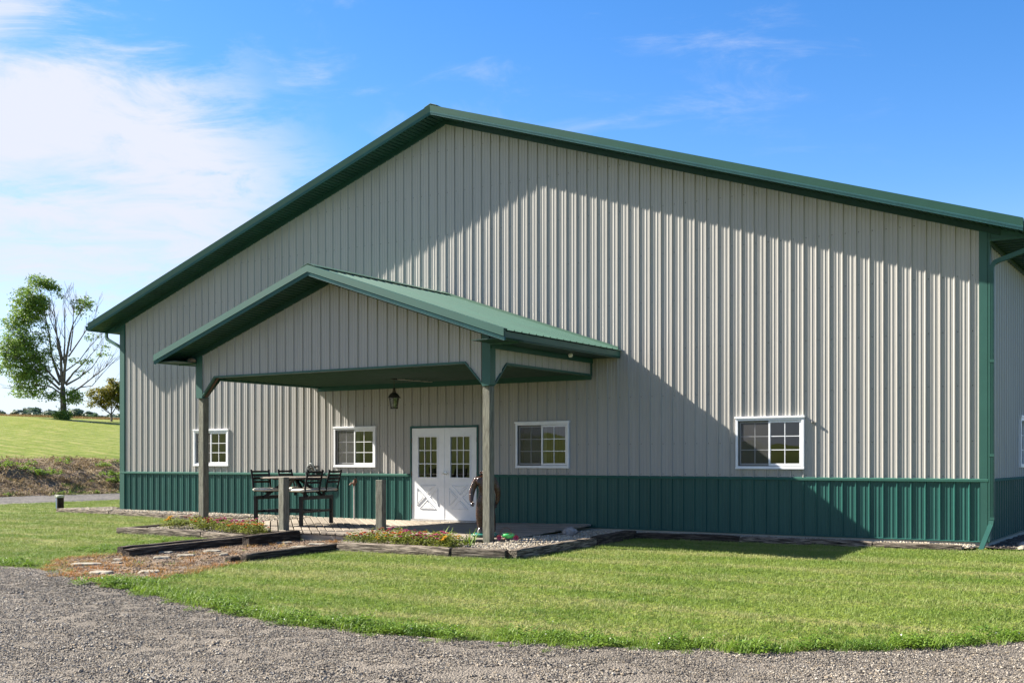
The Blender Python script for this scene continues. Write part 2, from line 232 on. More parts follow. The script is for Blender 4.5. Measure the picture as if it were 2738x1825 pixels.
# ------------------------------------------------------------------ mesh helpers
class MB:
    def __init__(s): s.v = []; s.f = []; s.mi = []; s.m = 0
    def add(s, vs, fs):
        o = len(s.v); s.v += [tuple(v) for v in vs]; s.f += [tuple(i + o for i in f) for f in fs]; s.mi += [s.m] * len(fs); return s
    def box(s, x0, x1, y0, y1, z0, z1):
        return s.add([(x, y, z) for z in (z0, z1) for y in (y0, y1) for x in (x0, x1)], [(0, 2, 3, 1), (4, 5, 7, 6), (0, 1, 5, 4), (2, 6, 7, 3), (0, 4, 6, 2), (1, 3, 7, 5)])
    def quad(s, a, b, c, d): return s.add([a, b, c, d], [(0, 1, 2, 3)])
    def loft(s, rings, cap=True, closed=True):
        n = len(rings[0]); vs = [p for r in rings for p in r]; fs = []
        for k in range(len(rings) - 1):
            for i in range(n if closed else n - 1):
                j = (i + 1) % n; fs.append((k * n + i, k * n + j, (k + 1) * n + j, (k + 1) * n + i))
        if cap: fs += [tuple(range(n))[::-1], tuple((len(rings) - 1) * n + i for i in range(n))]
        return s.add(vs, fs)
    def bar(s, a, b, prof):  # profile in (y, z) swept between two points, ends cut upright
        a, b = Vector(a), Vector(b); return s.loft([[a + Vector((0, y, z)) for y, z in prof], [b + Vector((0, y, z)) for y, z in prof]])
    def beam(s, a, b, w, h=None, up=(0, 0, 1)):  # rectangular bar between two points
        h = h or w; a, b = Vector(a), Vector(b); d = (b - a).normalized(); u = Vector(up)
        if abs(d.dot(u)) > .98: u = Vector((1, 0, 0))
        r = d.cross(u).normalized(); u = r.cross(d)
        q = [(-w / 2, -h / 2), (w / 2, -h / 2), (w / 2, h / 2), (-w / 2, h / 2)]
        return s.loft([[p + r * i + u * j for i, j in q] for p in (a, b)])
    def tube(s, pts, rad, n=8, cap=True):
        pts = [Vector(p) for p in pts]; rad = rad if isinstance(rad, (list, tuple)) else [rad] * len(pts); rings = []; ref = None
        for i, p in enumerate(pts):
            d = (pts[min(i + 1, len(pts) - 1)] - pts[max(i - 1, 0)]).normalized()
            if ref is None: ref = d.orthogonal().normalized()
            ref = (ref - d * ref.dot(d)).normalized(); bt = d.cross(ref)
            rings.append([p + (ref * math.cos(t) + bt * math.sin(t)) * rad[i] for t in [2 * math.pi * k / n for k in range(n)]])
        return s.loft(rings, cap)
    def lathe(s, prof, n=16, c=(0, 0, 0)):
        return s.loft([[(c[0] + r * math.cos(2 * math.pi * k / n), c[1] + r * math.sin(2 * math.pi * k / n), c[2] + z) for k in range(n)] for r, z in prof])
    def ball(s, c, r, seg=8, rings=5, jit=0):
        prof = []
        for i in range(rings + 1):
            t = math.pi * i / rings; prof.append([(c[0] + r[0] * math.sin(t) * math.cos(2 * math.pi * k / seg) * (1 + random.uniform(-jit, jit)), c[1] + r[1] * math.sin(t) * math.sin(2 * math.pi * k / seg) * (1 + random.uniform(-jit, jit)), c[2] - r[2] * math.cos(t)) for k in range(seg)])
        return s.loft(prof, False)
    def mesh(s, name, mats, smooth=False):
        me = bpy.data.meshes.new(name); me.from_pydata(s.v, [], s.f)
        for m in (mats if isinstance(mats, list) else [mats]): me.materials.append(M[m] if isinstance(m, str) else m)
        if any(s.mi): me.polygons.foreach_set('material_index', s.mi)
        if smooth: me.polygons.foreach_set('use_smooth', [True] * len(me.polygons))
        me.update(); return me
    def build(s, name, mats, parent=None, smooth=False, bevel=0, **kw):
        o = obj(name, s.mesh(name, mats, smooth), parent, **kw)
        if bevel:
            b = o.modifiers.new('bevel', 'BEVEL'); b.width = bevel; b.segments = 2; b.limit_method = 'ANGLE'
        return o
def obj(name, me, parent=None, loc=None, rot=None, world=True, **tags):
    o = bpy.data.objects.new(name, me); COL.objects.link(o)
    if parent is not None:
        o.parent = parent
        if world and loc is None: o.location = -root_loc(parent)
    if loc is not None: o.location = loc
    if rot is not None: o.rotation_euler = rot
    for k, v in tags.items():
        if v is not None: o[k] = v
    return o
def root_loc(p):
    v = Vector((0, 0, 0))
    while p is not None: v += p.location; p = p.parent
    return v
def thing(name, label, cat, loc=(0, 0, 0), rotz=0, group=None):
    o = bpy.data.objects.new(name, None); COL.objects.link(o); o.location = loc; o.rotation_euler = (0, 0, rotz); o.empty_display_size = .2
    o['label'] = label; o['category'] = cat
    if group: o['group'] = group
    return o
def tag(o, label=None, cat=None, group=None, kind=None):
    for k, v in (('label', label), ('category', cat), ('group', group), ('kind', kind)):
        if v: o[k] = v
    return o
def copy_tree(o, parent=None):
    c = o.copy(); COL.objects.link(c)
    if parent is not None: c.parent = parent
    for ch in list(o.children): copy_tree(ch, c)
    return c
# ------------------------------------------------------------------ terrain
def hill(x):
    P = [(-400, 8.2), (-200, 7.6), (-120, 6.0), (-75, 5.12), (-60, 4.93), (-45, 3.72), (-30, 2.34), (-20.6, 1.25), (-19.6, 1.10), (-18.2, .62), (-16.4, -.10), (-15.8, -.2), (-9, -.2), (-6.5, 0)]
    for (a, za), (b, zb) in zip(P, P[1:]):
        if a <= x <= b: return za + (zb - za) * (x - a) / (b - a)
    return 0
def g(x, y):
    z = -.10 - .02 * min(max(0, -y - 1), 13)
    if x >= -6.5: return z
    t = min(1, (-6.5 - x) / 2.5); return z * (1 - t) + hill(x) * t
def grid(name, xs, ys, zf, m, kind='structure', smooth=True, **tags):
    vs = [(x, y, zf(x, y)) for y in ys for x in xs]; n = len(xs)
    fs = [(j * n + i, j * n + i + 1, (j + 1) * n + i + 1, (j + 1) * n + i) for j in range(len(ys) - 1) for i in range(n - 1)]
    b = MB(); b.add(vs, fs); o = b.build(name, m, None, smooth); o['kind'] = kind; return o
def lin(a, b, n): return [a + (b - a) * i / (n - 1) for i in range(n)]
XS = lin(-16.6, -6.5, 12) + lin(-5, 40, 31) + [60, 120, 300, 900]; YS = [-900, -300, -120, -60, -30, -20] + lin(-14, -1, 27) + lin(0, 50, 12) + [100, 300, 900]
grid('ground', XS, YS, g, 'lawn')
bank_n = lambda x, y: mnoise.fractal((x * .9, y * .9, 1.3), .9, 2.2, 4) * .16
grid('dirt_bank', lin(-21.4, -15.7, 36), lin(-12, 60, 240), lambda x, y: hill(x) + .02 + bank_n(x, y) * min(1, max(0, (-15.9 - x) / .8)) * min(1, max(.15, (x + 21.8) / 1.0)), 'bank')
grid('hill_lawn', [-64, -60, -52, -45, -37, -30, -24, -20.6, -18.2, -16.3], [-900, -300, -100, -40] + lin(-10, 80, 19) + [140, 400], lambda x, y: hill(x) - (.05 if x > -20.6 else 0), 'hill')
grid('far_field', [-1500, -700, -400, -200, -120, -75, -64], [-900, -300, -60, 0, 60, 140, 400, 1200], lambda x, y: hill(max(x, -400)), 'hill')
# gravel driveway in the foreground and the lane beyond the barn
EDGE = [(-40, -9.0), (-12, -9.2), (9.2, -9.3), (10.76, -9.43), (11.64, -9.7), (12.82, -10.11), (13.94, -10.41), (14.94, -10.68), (15.82, -10.92), (16.66, -11.12), (17.25, -11.24), (18.15, -11.15), (19.23, -11.01), (20.12, -10.79), (21.47, -10.32), (22.56, -9.57), (23.28, -8.74), (25.2, -6), (27, 0), (28.5, 12), (30, 40)]
def edge_y(x):
    for (a, ya), (b, yb) in zip(EDGE, EDGE[1:]):
        if a <= x <= b: return ya + (yb - ya) * (x - a) / (b - a)
    return EDGE[0][1] if x < -40 else 60
def edge_w(x): return edge_y(x) + .10 * mnoise.noise((x * 1.7, .3, 0)) + .05 * mnoise.noise((x * 6.1, 2.3, 0))
b = MB(); xs = lin(-40, 8, 20) + lin(8.2, 25, 160) + lin(25.2, 30, 12); rows = 14
vs = []
for x in xs:
    for k in range(rows):
        t = k / (rows - 1); y = edge_w(x) * (1 - t) + -23 * t; vs.append((x, y, g(x, y) + .006))
b.add(vs, [(i * rows + k, i * rows + k + 1, (i + 1) * rows + k + 1, (i + 1) * rows + k) for i in range(len(xs) - 1) for k in range(rows - 1)])
tag(b.build('gravel_driveway', 'gravel', None, True), kind='structure')
b = MB(); vs = []
for i, y in enumerate(lin(-12, 60, 90)):
    r = -8.25 - .32 * y + .12 * mnoise.noise((y * .9, 4, 0)) if y > 0 else -8.25 + .12 * y
    l = -16.2 - max(0, y - 20) * .3 + .15 * mnoise.noise((y * .8, 9, 0)); r = max(r, l + 4)
    for k in range(6):
        x = r + (l - r) * k / 5; vs.append((x, y, hill(x) * min(1, (-6.5 - x) / 2.5) + (1 - min(1, (-6.5 - x) / 2.5)) * g(0, y) + .012 + (.03 if k in (1, 2, 3, 4) else 0)))
b.add(vs, [(i * 6 + k, i * 6 + k + 1, (i + 1) * 6 + k + 1, (i + 1) * 6 + k) for i in range(89) for k in range(5)])
tag(b.build('gravel_lane', 'lane', None, True), kind='structure')
def sheet(name, poly, m, off, step=None, bumpy=0):
    bm = bmesh.new(); f = bm.faces.new([bm.verts.new((x, y, 0)) for x, y in poly]); bmesh.ops.triangulate(bm, faces=[f])
    for _ in range(4): bmesh.ops.subdivide_edges(bm, edges=[e for e in bm.edges if e.calc_length() > .35], cuts=1, use_grid_fill=False); bmesh.ops.triangulate(bm, faces=bm.faces[:])
    for v in bm.verts: v.co.z = g(v.co.x, v.co.y) + (off(v.co.x, v.co.y) if callable(off) else off) + bumpy * mnoise.noise((v.co.x * 2, v.co.y * 2, 5))
    me = bpy.data.meshes.new(name); bm.to_mesh(me); bm.free(); me.materials.append(M[m]); o = obj(name, me); o['kind'] = 'structure'; return o
PATH = [(9.95, -4.1), (12.25, -4.1), (12.2, -7.35), (12.9, -9.95), (11.9, -9.75), (10.9, -9.45), (10.2, -9.1), (9.5, -8.55), (9.3, -7.9), (9.75, -7.45)]
sheet('path', PATH, 'soil', .012, bumpy=.012)
BEDR = [(12.3, -5.05), (15.5, -4.9), (15.62, -2.5), (15.5, -.9), (21.35, -.7), (21.35, -.02), (14.2, -.02), (14.2, -4.05), (12.3, -4.0)]
BEDL = [(-2.0, -.38), (.3, -.5), (2.94, -.95), (4.3, -1.0), (6.05, -.85), (5.95, -3.0), (5.95, -4.35), (8.2, -4.45), (9.95, -4.7), (9.95, -4.0), (9.5, -4.0), (7.6, -2.9), (6.85, -.02), (0, -.02), (-1.5, .9)]
bedz = lambda x, y: .065 + ((.03 if x < 12 else -.03) if y > -2 else 0)
sheet('pebble_bed_right', BEDR, 'bed', bedz); sheet('pebble_bed_left', BEDL, 'bed', bedz)
MULCH = [(21.5, -.35), (22.3, -.3), (23.3, 1.0), (23.6, 6), (23.6, 25), (21.4, 25), (21.4, -.02)]
sheet('mulch_bed', MULCH, 'mulch', .03, bumpy=.03)
# ------------------------------------------------------------------ ribbed sheet metal
RIB = [(0, 0), (.014, .021), (.030, .021), (.038, 0), (.092, 0), (.102, .0046), (.112, .0046), (.118, 0), (.154, 0), (.164, .0046), (.174, .0046), (.180, 0)]
PITCH = .2286
def ribd(t):
    t %= PITCH
    for (a, da), (c, dc) in zip(RIB, RIB[1:] + [(PITCH, 0)]):
        if a <= t <= c: return da + (dc - da) * (t - a) / (c - a) if c > a else da
    return 0
def ribbed(b, mapf, u0, u1, vb, vt, phase=0, holes=(), brk=()):
    us = {u0, u1}
    k = math.floor((u0 - phase) / PITCH) - 1
    while phase + k * PITCH < u1:
        for t, _ in RIB:
            u = phase + k * PITCH + t
            if u0 < u < u1: us.add(round(u, 5))
        k += 1
    for h in holes:
        for u in h[:2]:
            if u0 < u < u1: us.add(u)
    for u in brk:
        if u0 < u < u1: us.add(u)
    us = sorted(us)
    for a, c in zip(us, us[1:]):
        if c - a < 1e-5: continue
        da, dc = ribd(a - phase + 1e-6), ribd(c - phase - 1e-6)
        mid = (a + c) / 2; segs = [(vb, vt)]; cuts = sorted([(h[2], h[3]) for h in holes if h[0] <= mid <= h[1] and h[2] < vt(mid)])
        lo = [vb(a), vb(c)]; parts = []
        for z0, z1 in cuts: parts.append((lo, [z0, z0])); lo = [z1, z1]
        parts.append((lo, [vt(a), vt(c)]))
        for l, h in parts:
            if h[0] - l[0] < .002 and h[1] - l[1] < .002: continue
            b.quad(mapf(a, da, l[0]), mapf(c, dc, l[1]), mapf(c, dc, h[1]), mapf(a, da, h[0]))
def panels(name, parent, m, mapf, u0, u1, vb, vt, phase, holes=(), brk=(), wide=4):
    s = u0; e = phase + math.ceil((u0 - phase) / (wide * PITCH) + 1e-6) * wide * PITCH
    while s < u1 - 1e-4:
        e2 = min(e, u1); b = MB()
        ribbed(b, mapf, s, e2, vb, vt, phase, [h for h in holes if h[1] > s and h[0] < e2], brk)
        if b.f: b.build(name, m, parent)
        s = e2; e = e2 + wide * PITCH
# ------------------------------------------------------------------ the barn
X0, X1, XR, LEN = .04, 21.47, 10.69, 24.4
ZL, ZA, ZRT = 4.90, 8.72, 5.03      # roof surface height at left eave, apex, right eave (over the gable rake)
XEL, XER = -.60, 22.07; DM = .583
def roofz(x): return ZL + (ZA - ZL) * (x - XEL) / (XR - XEL) if x <= XR else ZA + (ZRT - ZA) * (x - XR) / (XER - XR)
barn = thing('metal_barn', 'large tan ribbed metal barn with green roof trim and green wainscot', 'barn', (10.7, 0, 0))
const = lambda c: (lambda u: c)
WIN = [(2.87, 4.11, 1.163, 2.075), (7.54, 8.775, 1.150, 2.068), (12.466, 13.727, 1.150, 2.092), (17.204, 18.474, 1.153, 2.093)]
DOOR = (9.729, 11.54, .0, 2.058)
holes = [(a + .035, c - .035, z0 + .045, z1 - .06) for a, c, z0, z1 in WIN] + [(DOOR[0] + .03, DOOR[1] - .03, 0, 2.03)]
PH = 10.655; front = lambda u, d, v: (u, -d, v)
panels('wall_panel', barn, 'wall', front, X0 + .13, X1 - .10, const(1.0), lambda u: roofz(u) - .2, PH, holes, (XR,))
panels('wainscot_panel', barn, 'green', front, X0 + .13, X1 - .10, const(0), const(.985), PH, holes)
rightm = lambda u, d, v: (X1 + d, u, v)
panels('wall_panel', barn, 'wall', rightm, .12, LEN, const(1.0), const(4.9), .05, [(3.06, 4.23, 1.2, 2.08)])
panels('wainscot_panel', barn, 'green', rightm, .12, LEN, const(0), const(.985), .05)
b = MB(); ribbed(b, lambda u, d, v: (X0 - d, u, v), .0, LEN, const(0), const(4.8)); b.quad((X0, LEN, 0), (X1, LEN, 0), (X1, LEN, 4.9), (X0, LEN, 4.8)); b.add([(X0, LEN, 4.8), (X1, LEN, 4.9), (XR, LEN, 8.5)], [(0, 1, 2)]); b.build('rear_wall', 'wall', barn)
MB().box(X0 + .03, X1 - .03, .03, LEN - .03, -.02, .0).build('floor_slab', 'dark', barn)
# wainscot cap, door run excluded
b = MB()
for a, c in ((X0 + .0, DOOR[0]), (DOOR[1], X1 + .012)): b.bar((a, 0, 0), (c, 0, 0), [(-.002, 1.016), (-.030, 1.008), (-.034, 1.0), (-.034, .962), (-.002, .962)])
b.build('wainscot_cap', 'captrim', barn)
b = MB(); b.loft([[(X1 + d, y, z) for d, z in ((.002, 1.012), (.03, 1.008), (.034, 1.0), (.034, .962), (.002, .962))] for y in (.0, LEN)]); b.build('wainscot_cap', 'captrim', barn)
b = MB(); b.bar((X0, 0, 0), (DOOR[0], 0, 0), [(-.002, .012), (-.03, .004), (-.03, -.012), (-.002, -.012)]); b.bar((DOOR[1], 0, 0), (X1, 0, 0), [(-.002, .012), (-.03, .004), (-.03, -.012), (-.002, -.012)]); b.box(X1 + .002, X1 + .03, 0, LEN, -.012, .012); b.build('base_trim', 'green', barn)
b = MB(); b.box(X0, DOOR[0], -.012, .01, -.32, -.012); b.box(DOOR[1], X1, -.012, .01, -.32, -.012); b.box(X1 - .01, X1 + .012, .01, LEN, -.32, -.012); b.build('base_board', 'baseboard', barn)
for x0, x1, xs_, zt in ((X0 - .002, X0 + .150, X0, roofz(.1) - .26), (X1 - .112, X1 + .004, X1, roofz(21.4) - .26)):
    b = MB(); b.box(x0, x1, -.030, -.004, .0, zt + .05)
    if xs_ == X1: b.box(X1 - .004, X1 + .030, -.030, .12, .0, zt); b.box(x0 - .022, x0, -.024, -.004, 1.02, zt + .02)
    else: b.box(X0 - .03, X0 + .0, -.030, .12, .0, zt); b.box(x1, x1 + .02, -.022, -.004, 1.02, zt + .02)
    b.build('corner_trim', 'trim', barn)
# screws
b = MB(); k = -46
while PH + k * PITCH < X1 - .2:
    x = PH + k * PITCH + .066; k += 1
    if x < X0 + .2: continue
    for z in (.06, .93, 1.05, 1.62, 2.52, 3.4, 4.3, 5.2, 6.1, 7.0, 7.9):
        if z > roofz(x) - .35 or any(h[0] - .04 < x < h[1] + .04 and h[2] - .05 < z < h[3] + .05 for h in holes): continue
        if z < 1: continue
        b.add([(x - .008, -.001, z - .008), (x + .008, -.001, z - .008), (x + .008, -.001, z + .008), (x - .008, -.001, z + .008), (x, -.012, z)], [(0, 1, 4), (1, 2, 4), (2, 3, 4), (3, 0, 4)])
b.build('screws', 'screw', barn, kind='stuff')
# roof, rakes, soffits
def roof_side(parent, y0, y1, xa, za, xe, ze, m, name='roof_panel', split=True, phase=0):
    sx = 1 if xe > xa else -1; L = math.hypot(xe - xa, ze - za); nx, nz = -(ze - za) * sx / L, abs(xe - xa) / L
    f = lambda u, d, v: (xa + (xe - xa) * v / L + nx * (d - .022), u, za + (ze - za) * v / L + nz * (d - .022))
    if split: panels(name, parent, m, f, y0, y1, const(0), const(L), phase)
    else:
        b = MB(); ribbed(b, f, y0, y1, const(0), const(L), phase); b.build(name, m, parent)
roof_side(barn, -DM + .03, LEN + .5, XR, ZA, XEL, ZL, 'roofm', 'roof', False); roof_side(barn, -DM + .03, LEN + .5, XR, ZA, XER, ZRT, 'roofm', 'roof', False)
def rake(parent, xe, ze, xa, za, D, w, trimm='trim', lean=0):
    a, c = (xe, 0, ze), (xa, 0, za); o = -D
    b = MB(); b.bar(a, c, [(o, 0), (o + .10, .004), (o + .10, -.006), (o + .012, -.012), (o + .012 + lean, -.120), (o + .022 + lean, -.128), (o - .002 + lean, -.128)]); b.build('rake_trim', trimm, parent)
    b = MB(); b.bar(a, c, [(o + .030, -.128), (o + .008, -.138), (o + .014, -.162), (o + .024, -.165), (o + .010, -.170), (o + .018, -.192), (o + .016, -.196), (o + .06, -.185), (o + .06, -.128)]); b.build('drip_edge', 'drip', parent)
    b = MB(); b.bar(a, c, [(o + .022, -.02), (o + .06, -.02), (o + .06, -.13), (o + .03, -.13)]); b.build('rake_board', 'green', parent)
    k = (.36 if D > 1 else .42) / abs(xa - xe); a = (xe + (xa - xe) * k, 0, ze + (za - ze) * k); b = MB(); b.bar(a, c, [(w - .002, -.168), (w - .036, -.168), (w - .036, -.262), (w - .022, -.270), (w - .002, -.270)]); b.build('wall_rake_trim', 'soffit', parent)
SOFF = {}
def soffit_run(parent, xe, ze, xa, za, y0, y1):
    L = math.hypot(xa - xe, za - ze); n = round(L / .3048); wd = L / n; key = round(y1 - y0, 3); ang = math.atan2(za - ze, xa - xe)
    if key not in SOFF:
        b = MB(); prof = []
        for k in range(3): s = k * .1016; prof += [(s + .006, .022), (s + .014, 0), (s + .094, 0), (s + .1006, .022)]
        prof += [(.3044, .027), (.0005, .027)]
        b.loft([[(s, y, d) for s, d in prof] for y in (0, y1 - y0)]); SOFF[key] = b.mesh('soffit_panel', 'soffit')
    for i in range(n):
        p = Vector((xe + (xa - xe) * i / n, y0, ze + (za - ze) * i / n - .172))
        if xa > xe: o = obj('soffit_panel', SOFF[key], parent, loc=p - root_loc(parent), rot=(0, -ang, 0))
        else:
            p = Vector((xe + (xa - xe) * (i + 1) / n, y0, ze + (za - ze) * (i + 1) / n - .172)); o = obj('soffit_panel', SOFF[key], parent, loc=p - root_loc(parent), rot=(0, -(ang - math.pi), 0))
        o.scale = (wd / .3048, 1, 1)
for xe, ze in ((XEL, ZL), (XER, ZRT)):
    rake(barn, xe, ze, XR, ZA, DM, 0, lean=.026); soffit_run(barn, xe, ze, XR, ZA, -DM + .055, -.004)
b = MB(); b.bar((XR - .16, 0, roofz(XR - .16) + .03), (XR, 0, ZA + .035), [(-DM + .02, 0), (LEN, 0), (LEN, -.008), (-DM + .02, -.008)]); b.bar((XR, 0, ZA + .035), (XR + .16, 0, roofz(XR + .16) + .03), [(-DM + .02, 0), (LEN, 0), (LEN, -.008), (-DM + .02, -.008)]); b.build('ridge_cap', 'roofm', barn)
# eave boxes: level soffits, fascia, gutters, end plates
for s, xw, xe, ze in ((-1, X0, XEL, ZL), (1, X1, XER, ZRT)):
    zs = ze - .185; b = MB()
    u0, u1 = sorted((xw, xe - s * .02)); ribbed(b, lambda u, d, v: (v, u, zs - d * .5), -.02, LEN, const(u0), const(u1)); b.build('eave_soffit', 'soffit', barn)
    b = MB(); b.box(*sorted((xe - s * .02, xe)), -DM + .02, LEN, zs - .01, ze - .03); b.build('fascia', 'trim', barn)
    xa, xb = sorted((xe + s * .005, xe + s * .125)); b = MB(); zt = ze - .05
    b.loft([[(xe + s * d, y, zt + z) for d, z in ((.004, 0), (.004, -.125), (.085, -.125), (.10, -.07), (.125, -.02), (.125, 0), (.118, 0), (.112, -.02), (.08, -.115), (.012, -.115), (.012, 0))] for y in (-DM + .03, LEN)]); b.build('gutter', 'trim', barn)
    b = MB(); n = 8
    for i in range(n):
        a = xw + (xe - s * .02 - xw) * i / n; c = xw + (xe - s * .02 - xw) * (i + 1) / n
        b.quad((a, -.012, zs), (c, -.012, zs), (c, -.012, max(zs, roofz(c) - .17)), (a, -.012, max(zs, roofz(a) - .17)))
    x2 = sorted((xw, xe - s * .02)); b.box(x2[0], x2[1], -.034, -.012, zs - .03, zs + .008); b.build('eave_return', 'trim', barn)
b = MB(); f = MB()
for yy in lin(.06, LEN, 108): pass
b.box(X1 + .002, X1 + .03, .12, LEN, 4.76, 4.845); b.build('wall_rake_trim', 'soffit', barn)
def downspout(pts, w=.072):
    b = MB(); V = [Vector(p) for p in pts]
    for i, p in enumerate(V[:-1]): b.beam(p, V[i + 1], w, w * .8, up=(0, 1, 0))
    for i in range(1, len(V) - 1):
        b.ball(V[i], (w * .52, w * .44, w * .52), 10, 6)
    return b
def ribs_down(b, p, q, w):
    p, q = Vector(p), Vector(q)
    for dx in (-.022, 0, .022): b.beam(p + Vector((dx, -w * .40, 0)), q + Vector((dx, -w * .40, 0)), .007, .006, up=(0, 1, 0))
P = [(22.13, .03, 4.70), (21.99, .03, 4.62), (21.62, .01, 4.50), (21.562, .0, 4.47), (21.530, -.003, 4.40), (21.527, -.005, 4.34), (21.527, -.006, .36), (21.515, -.03, .27), (21.43, -.44, -.13)]
b = downspout(P); ribs_down(b, P[5], P[6], .072); ds = b.build('downspout', 'trim', barn)
b = MB()
for z in (1.39, .375, 2.9): b.box(21.487, 21.567, -.042, .03, z - .022, z + .022)
b.build('pipe_strap', 'trim', ds)
b = downspout([(-.655, .06, 4.73), (-.655, .06, 4.60), (-.60, .06, 4.54), (-.06, .06, 4.30), (-.01, .06, 4.22), (-.01, .06, .1)]); b.build('downspout', 'trim', barn)
# windows
def lattice(b, x0, x1, z0, z1, nx, nz, y0, y1, w):
    for i in range(1, nx): x = x0 + (x1 - x0) * i / nx; b.box(x - w / 2, x + w / 2, y0, y1, z0, z1)
    for k in range(1, nz):
        z = z0 + (z1 - z0) * k / nz; b.box(x0, x1, y0 + .001, y1 - .001, z - w / 2, z + w / 2)
def ring(b, x0, x1, y0, y1, z0, z1, w, wb=None, wt=None):
    wb = wb or w; wt = wt or w
    b.box(x0, x0 + w, y0, y1, z0 + wb, z1 - wt); b.box(x1 - w, x1, y0, y1, z0 + wb, z1 - wt); b.box(x0, x1, y0, y1, z0, z0 + wb); b.box(x0, x1, y0, y1, z1 - wt, z1)
def window(i, a, c, z0, z1, side=False):
    wx = thing if False else None
    b = MB(); ring(b, a + .004, c - .004, -.045, .06, z0, z1 - .035, .044, .052, .04); b.box(a - .012, c + .012, -.058, .0, z1 - .035, z1); b.box(a + .0, c - .0, -.052, -.045, z0, z0 + .03)
    w = b.build('window', 'white', barn, bevel=.004)
    ia, ic, iz0, iz1 = a + .056, c - .056, z0 + .06, z1 - .08; mid = (ia + ic) / 2
    for k, (s0, s1, yy) in enumerate(((ia, mid + .018, .012), (mid - .018, ic, -.012))):
        b = MB(); ring(b, s0, s1, yy - .016, yy + .016, iz0, iz1, .034, .04, .034); b.build('sash', 'white', w, bevel=.003)
        g0, g1, h0, h1 = s0 + .034, s1 - .034, iz0 + .04, iz1 - .034
        MB().quad((g0, yy - .003, h0), (g1, yy - .003, h0), (g1, yy - .003, h1), (g0, yy - .003, h1)).build('pane', 'glass', w)
        b = MB(); lattice(b, g0, g1, h0, h1, 2, 3, yy - .012, yy - .004, .014); b.build('muntin_grid', 'white', w)
        if k == 0:
            b = MB(); ring(b, s0 - .002, s1 - .02, -.026, -.018, iz0, iz1, .014); b.build('screen_frame', 'dark' if i > 0 else 'white', w)
            MB().quad((g0 - .02, -.021, h0 - .02), (g1, -.021, h0 - .02), (g1, -.021, h1 + .015), (g0 - .02, -.021, h1 + .015)).build('insect_screen', 'screen', w)
    return w
for i, q in enumerate(WIN): window(i, *q)
# side window (in the right wall)
b = MB()
for y0, y1, z0, z1 in ((3.02, 3.08, 1.18, 2.10), (4.21, 4.27, 1.18, 2.10), (3.08, 4.21, 1.18, 1.24), (3.08, 4.21, 2.04, 2.10), (3.62, 3.67, 1.24, 2.04)): b.box(X1 - .05, X1 + .045, y0, y1, z0, z1)
b.box(X1, X1 + .058, 3.0, 4.29, 2.10, 2.135); sw = b.build('window', 'white', barn)
b = MB(); b.quad((X1 - .01, 3.08, 1.24), (X1 - .01, 4.21, 1.24), (X1 - .01, 4.21, 2.04), (X1 - .01, 3.08, 2.04)); b.build('pane', 'glass', sw)
b = MB()
for z in (1.5, 1.77): b.box(X1 - .004, X1 + .004, 3.08, 4.21, z - .007, z + .007)
for y in (3.35, 3.94): b.box(X1 - .0035, X1 + .0035, y - .007, y + .007, 1.24, 2.04)
b.build('muntin_grid', 'white', sw)
b = MB(); b.quad((12.55, .16, 1.2), (13.1, .16, 1.2), (13.1, .16, 2.05), (12.55, .16, 2.05)); b.build('blind', 'blind', barn)
b = MB(); b.quad((7.6, .16, 1.2), (8.15, .16, 1.2), (8.15, .16, 2.02), (7.6, .16, 2.02)); b.build('blind', 'blind', barn)
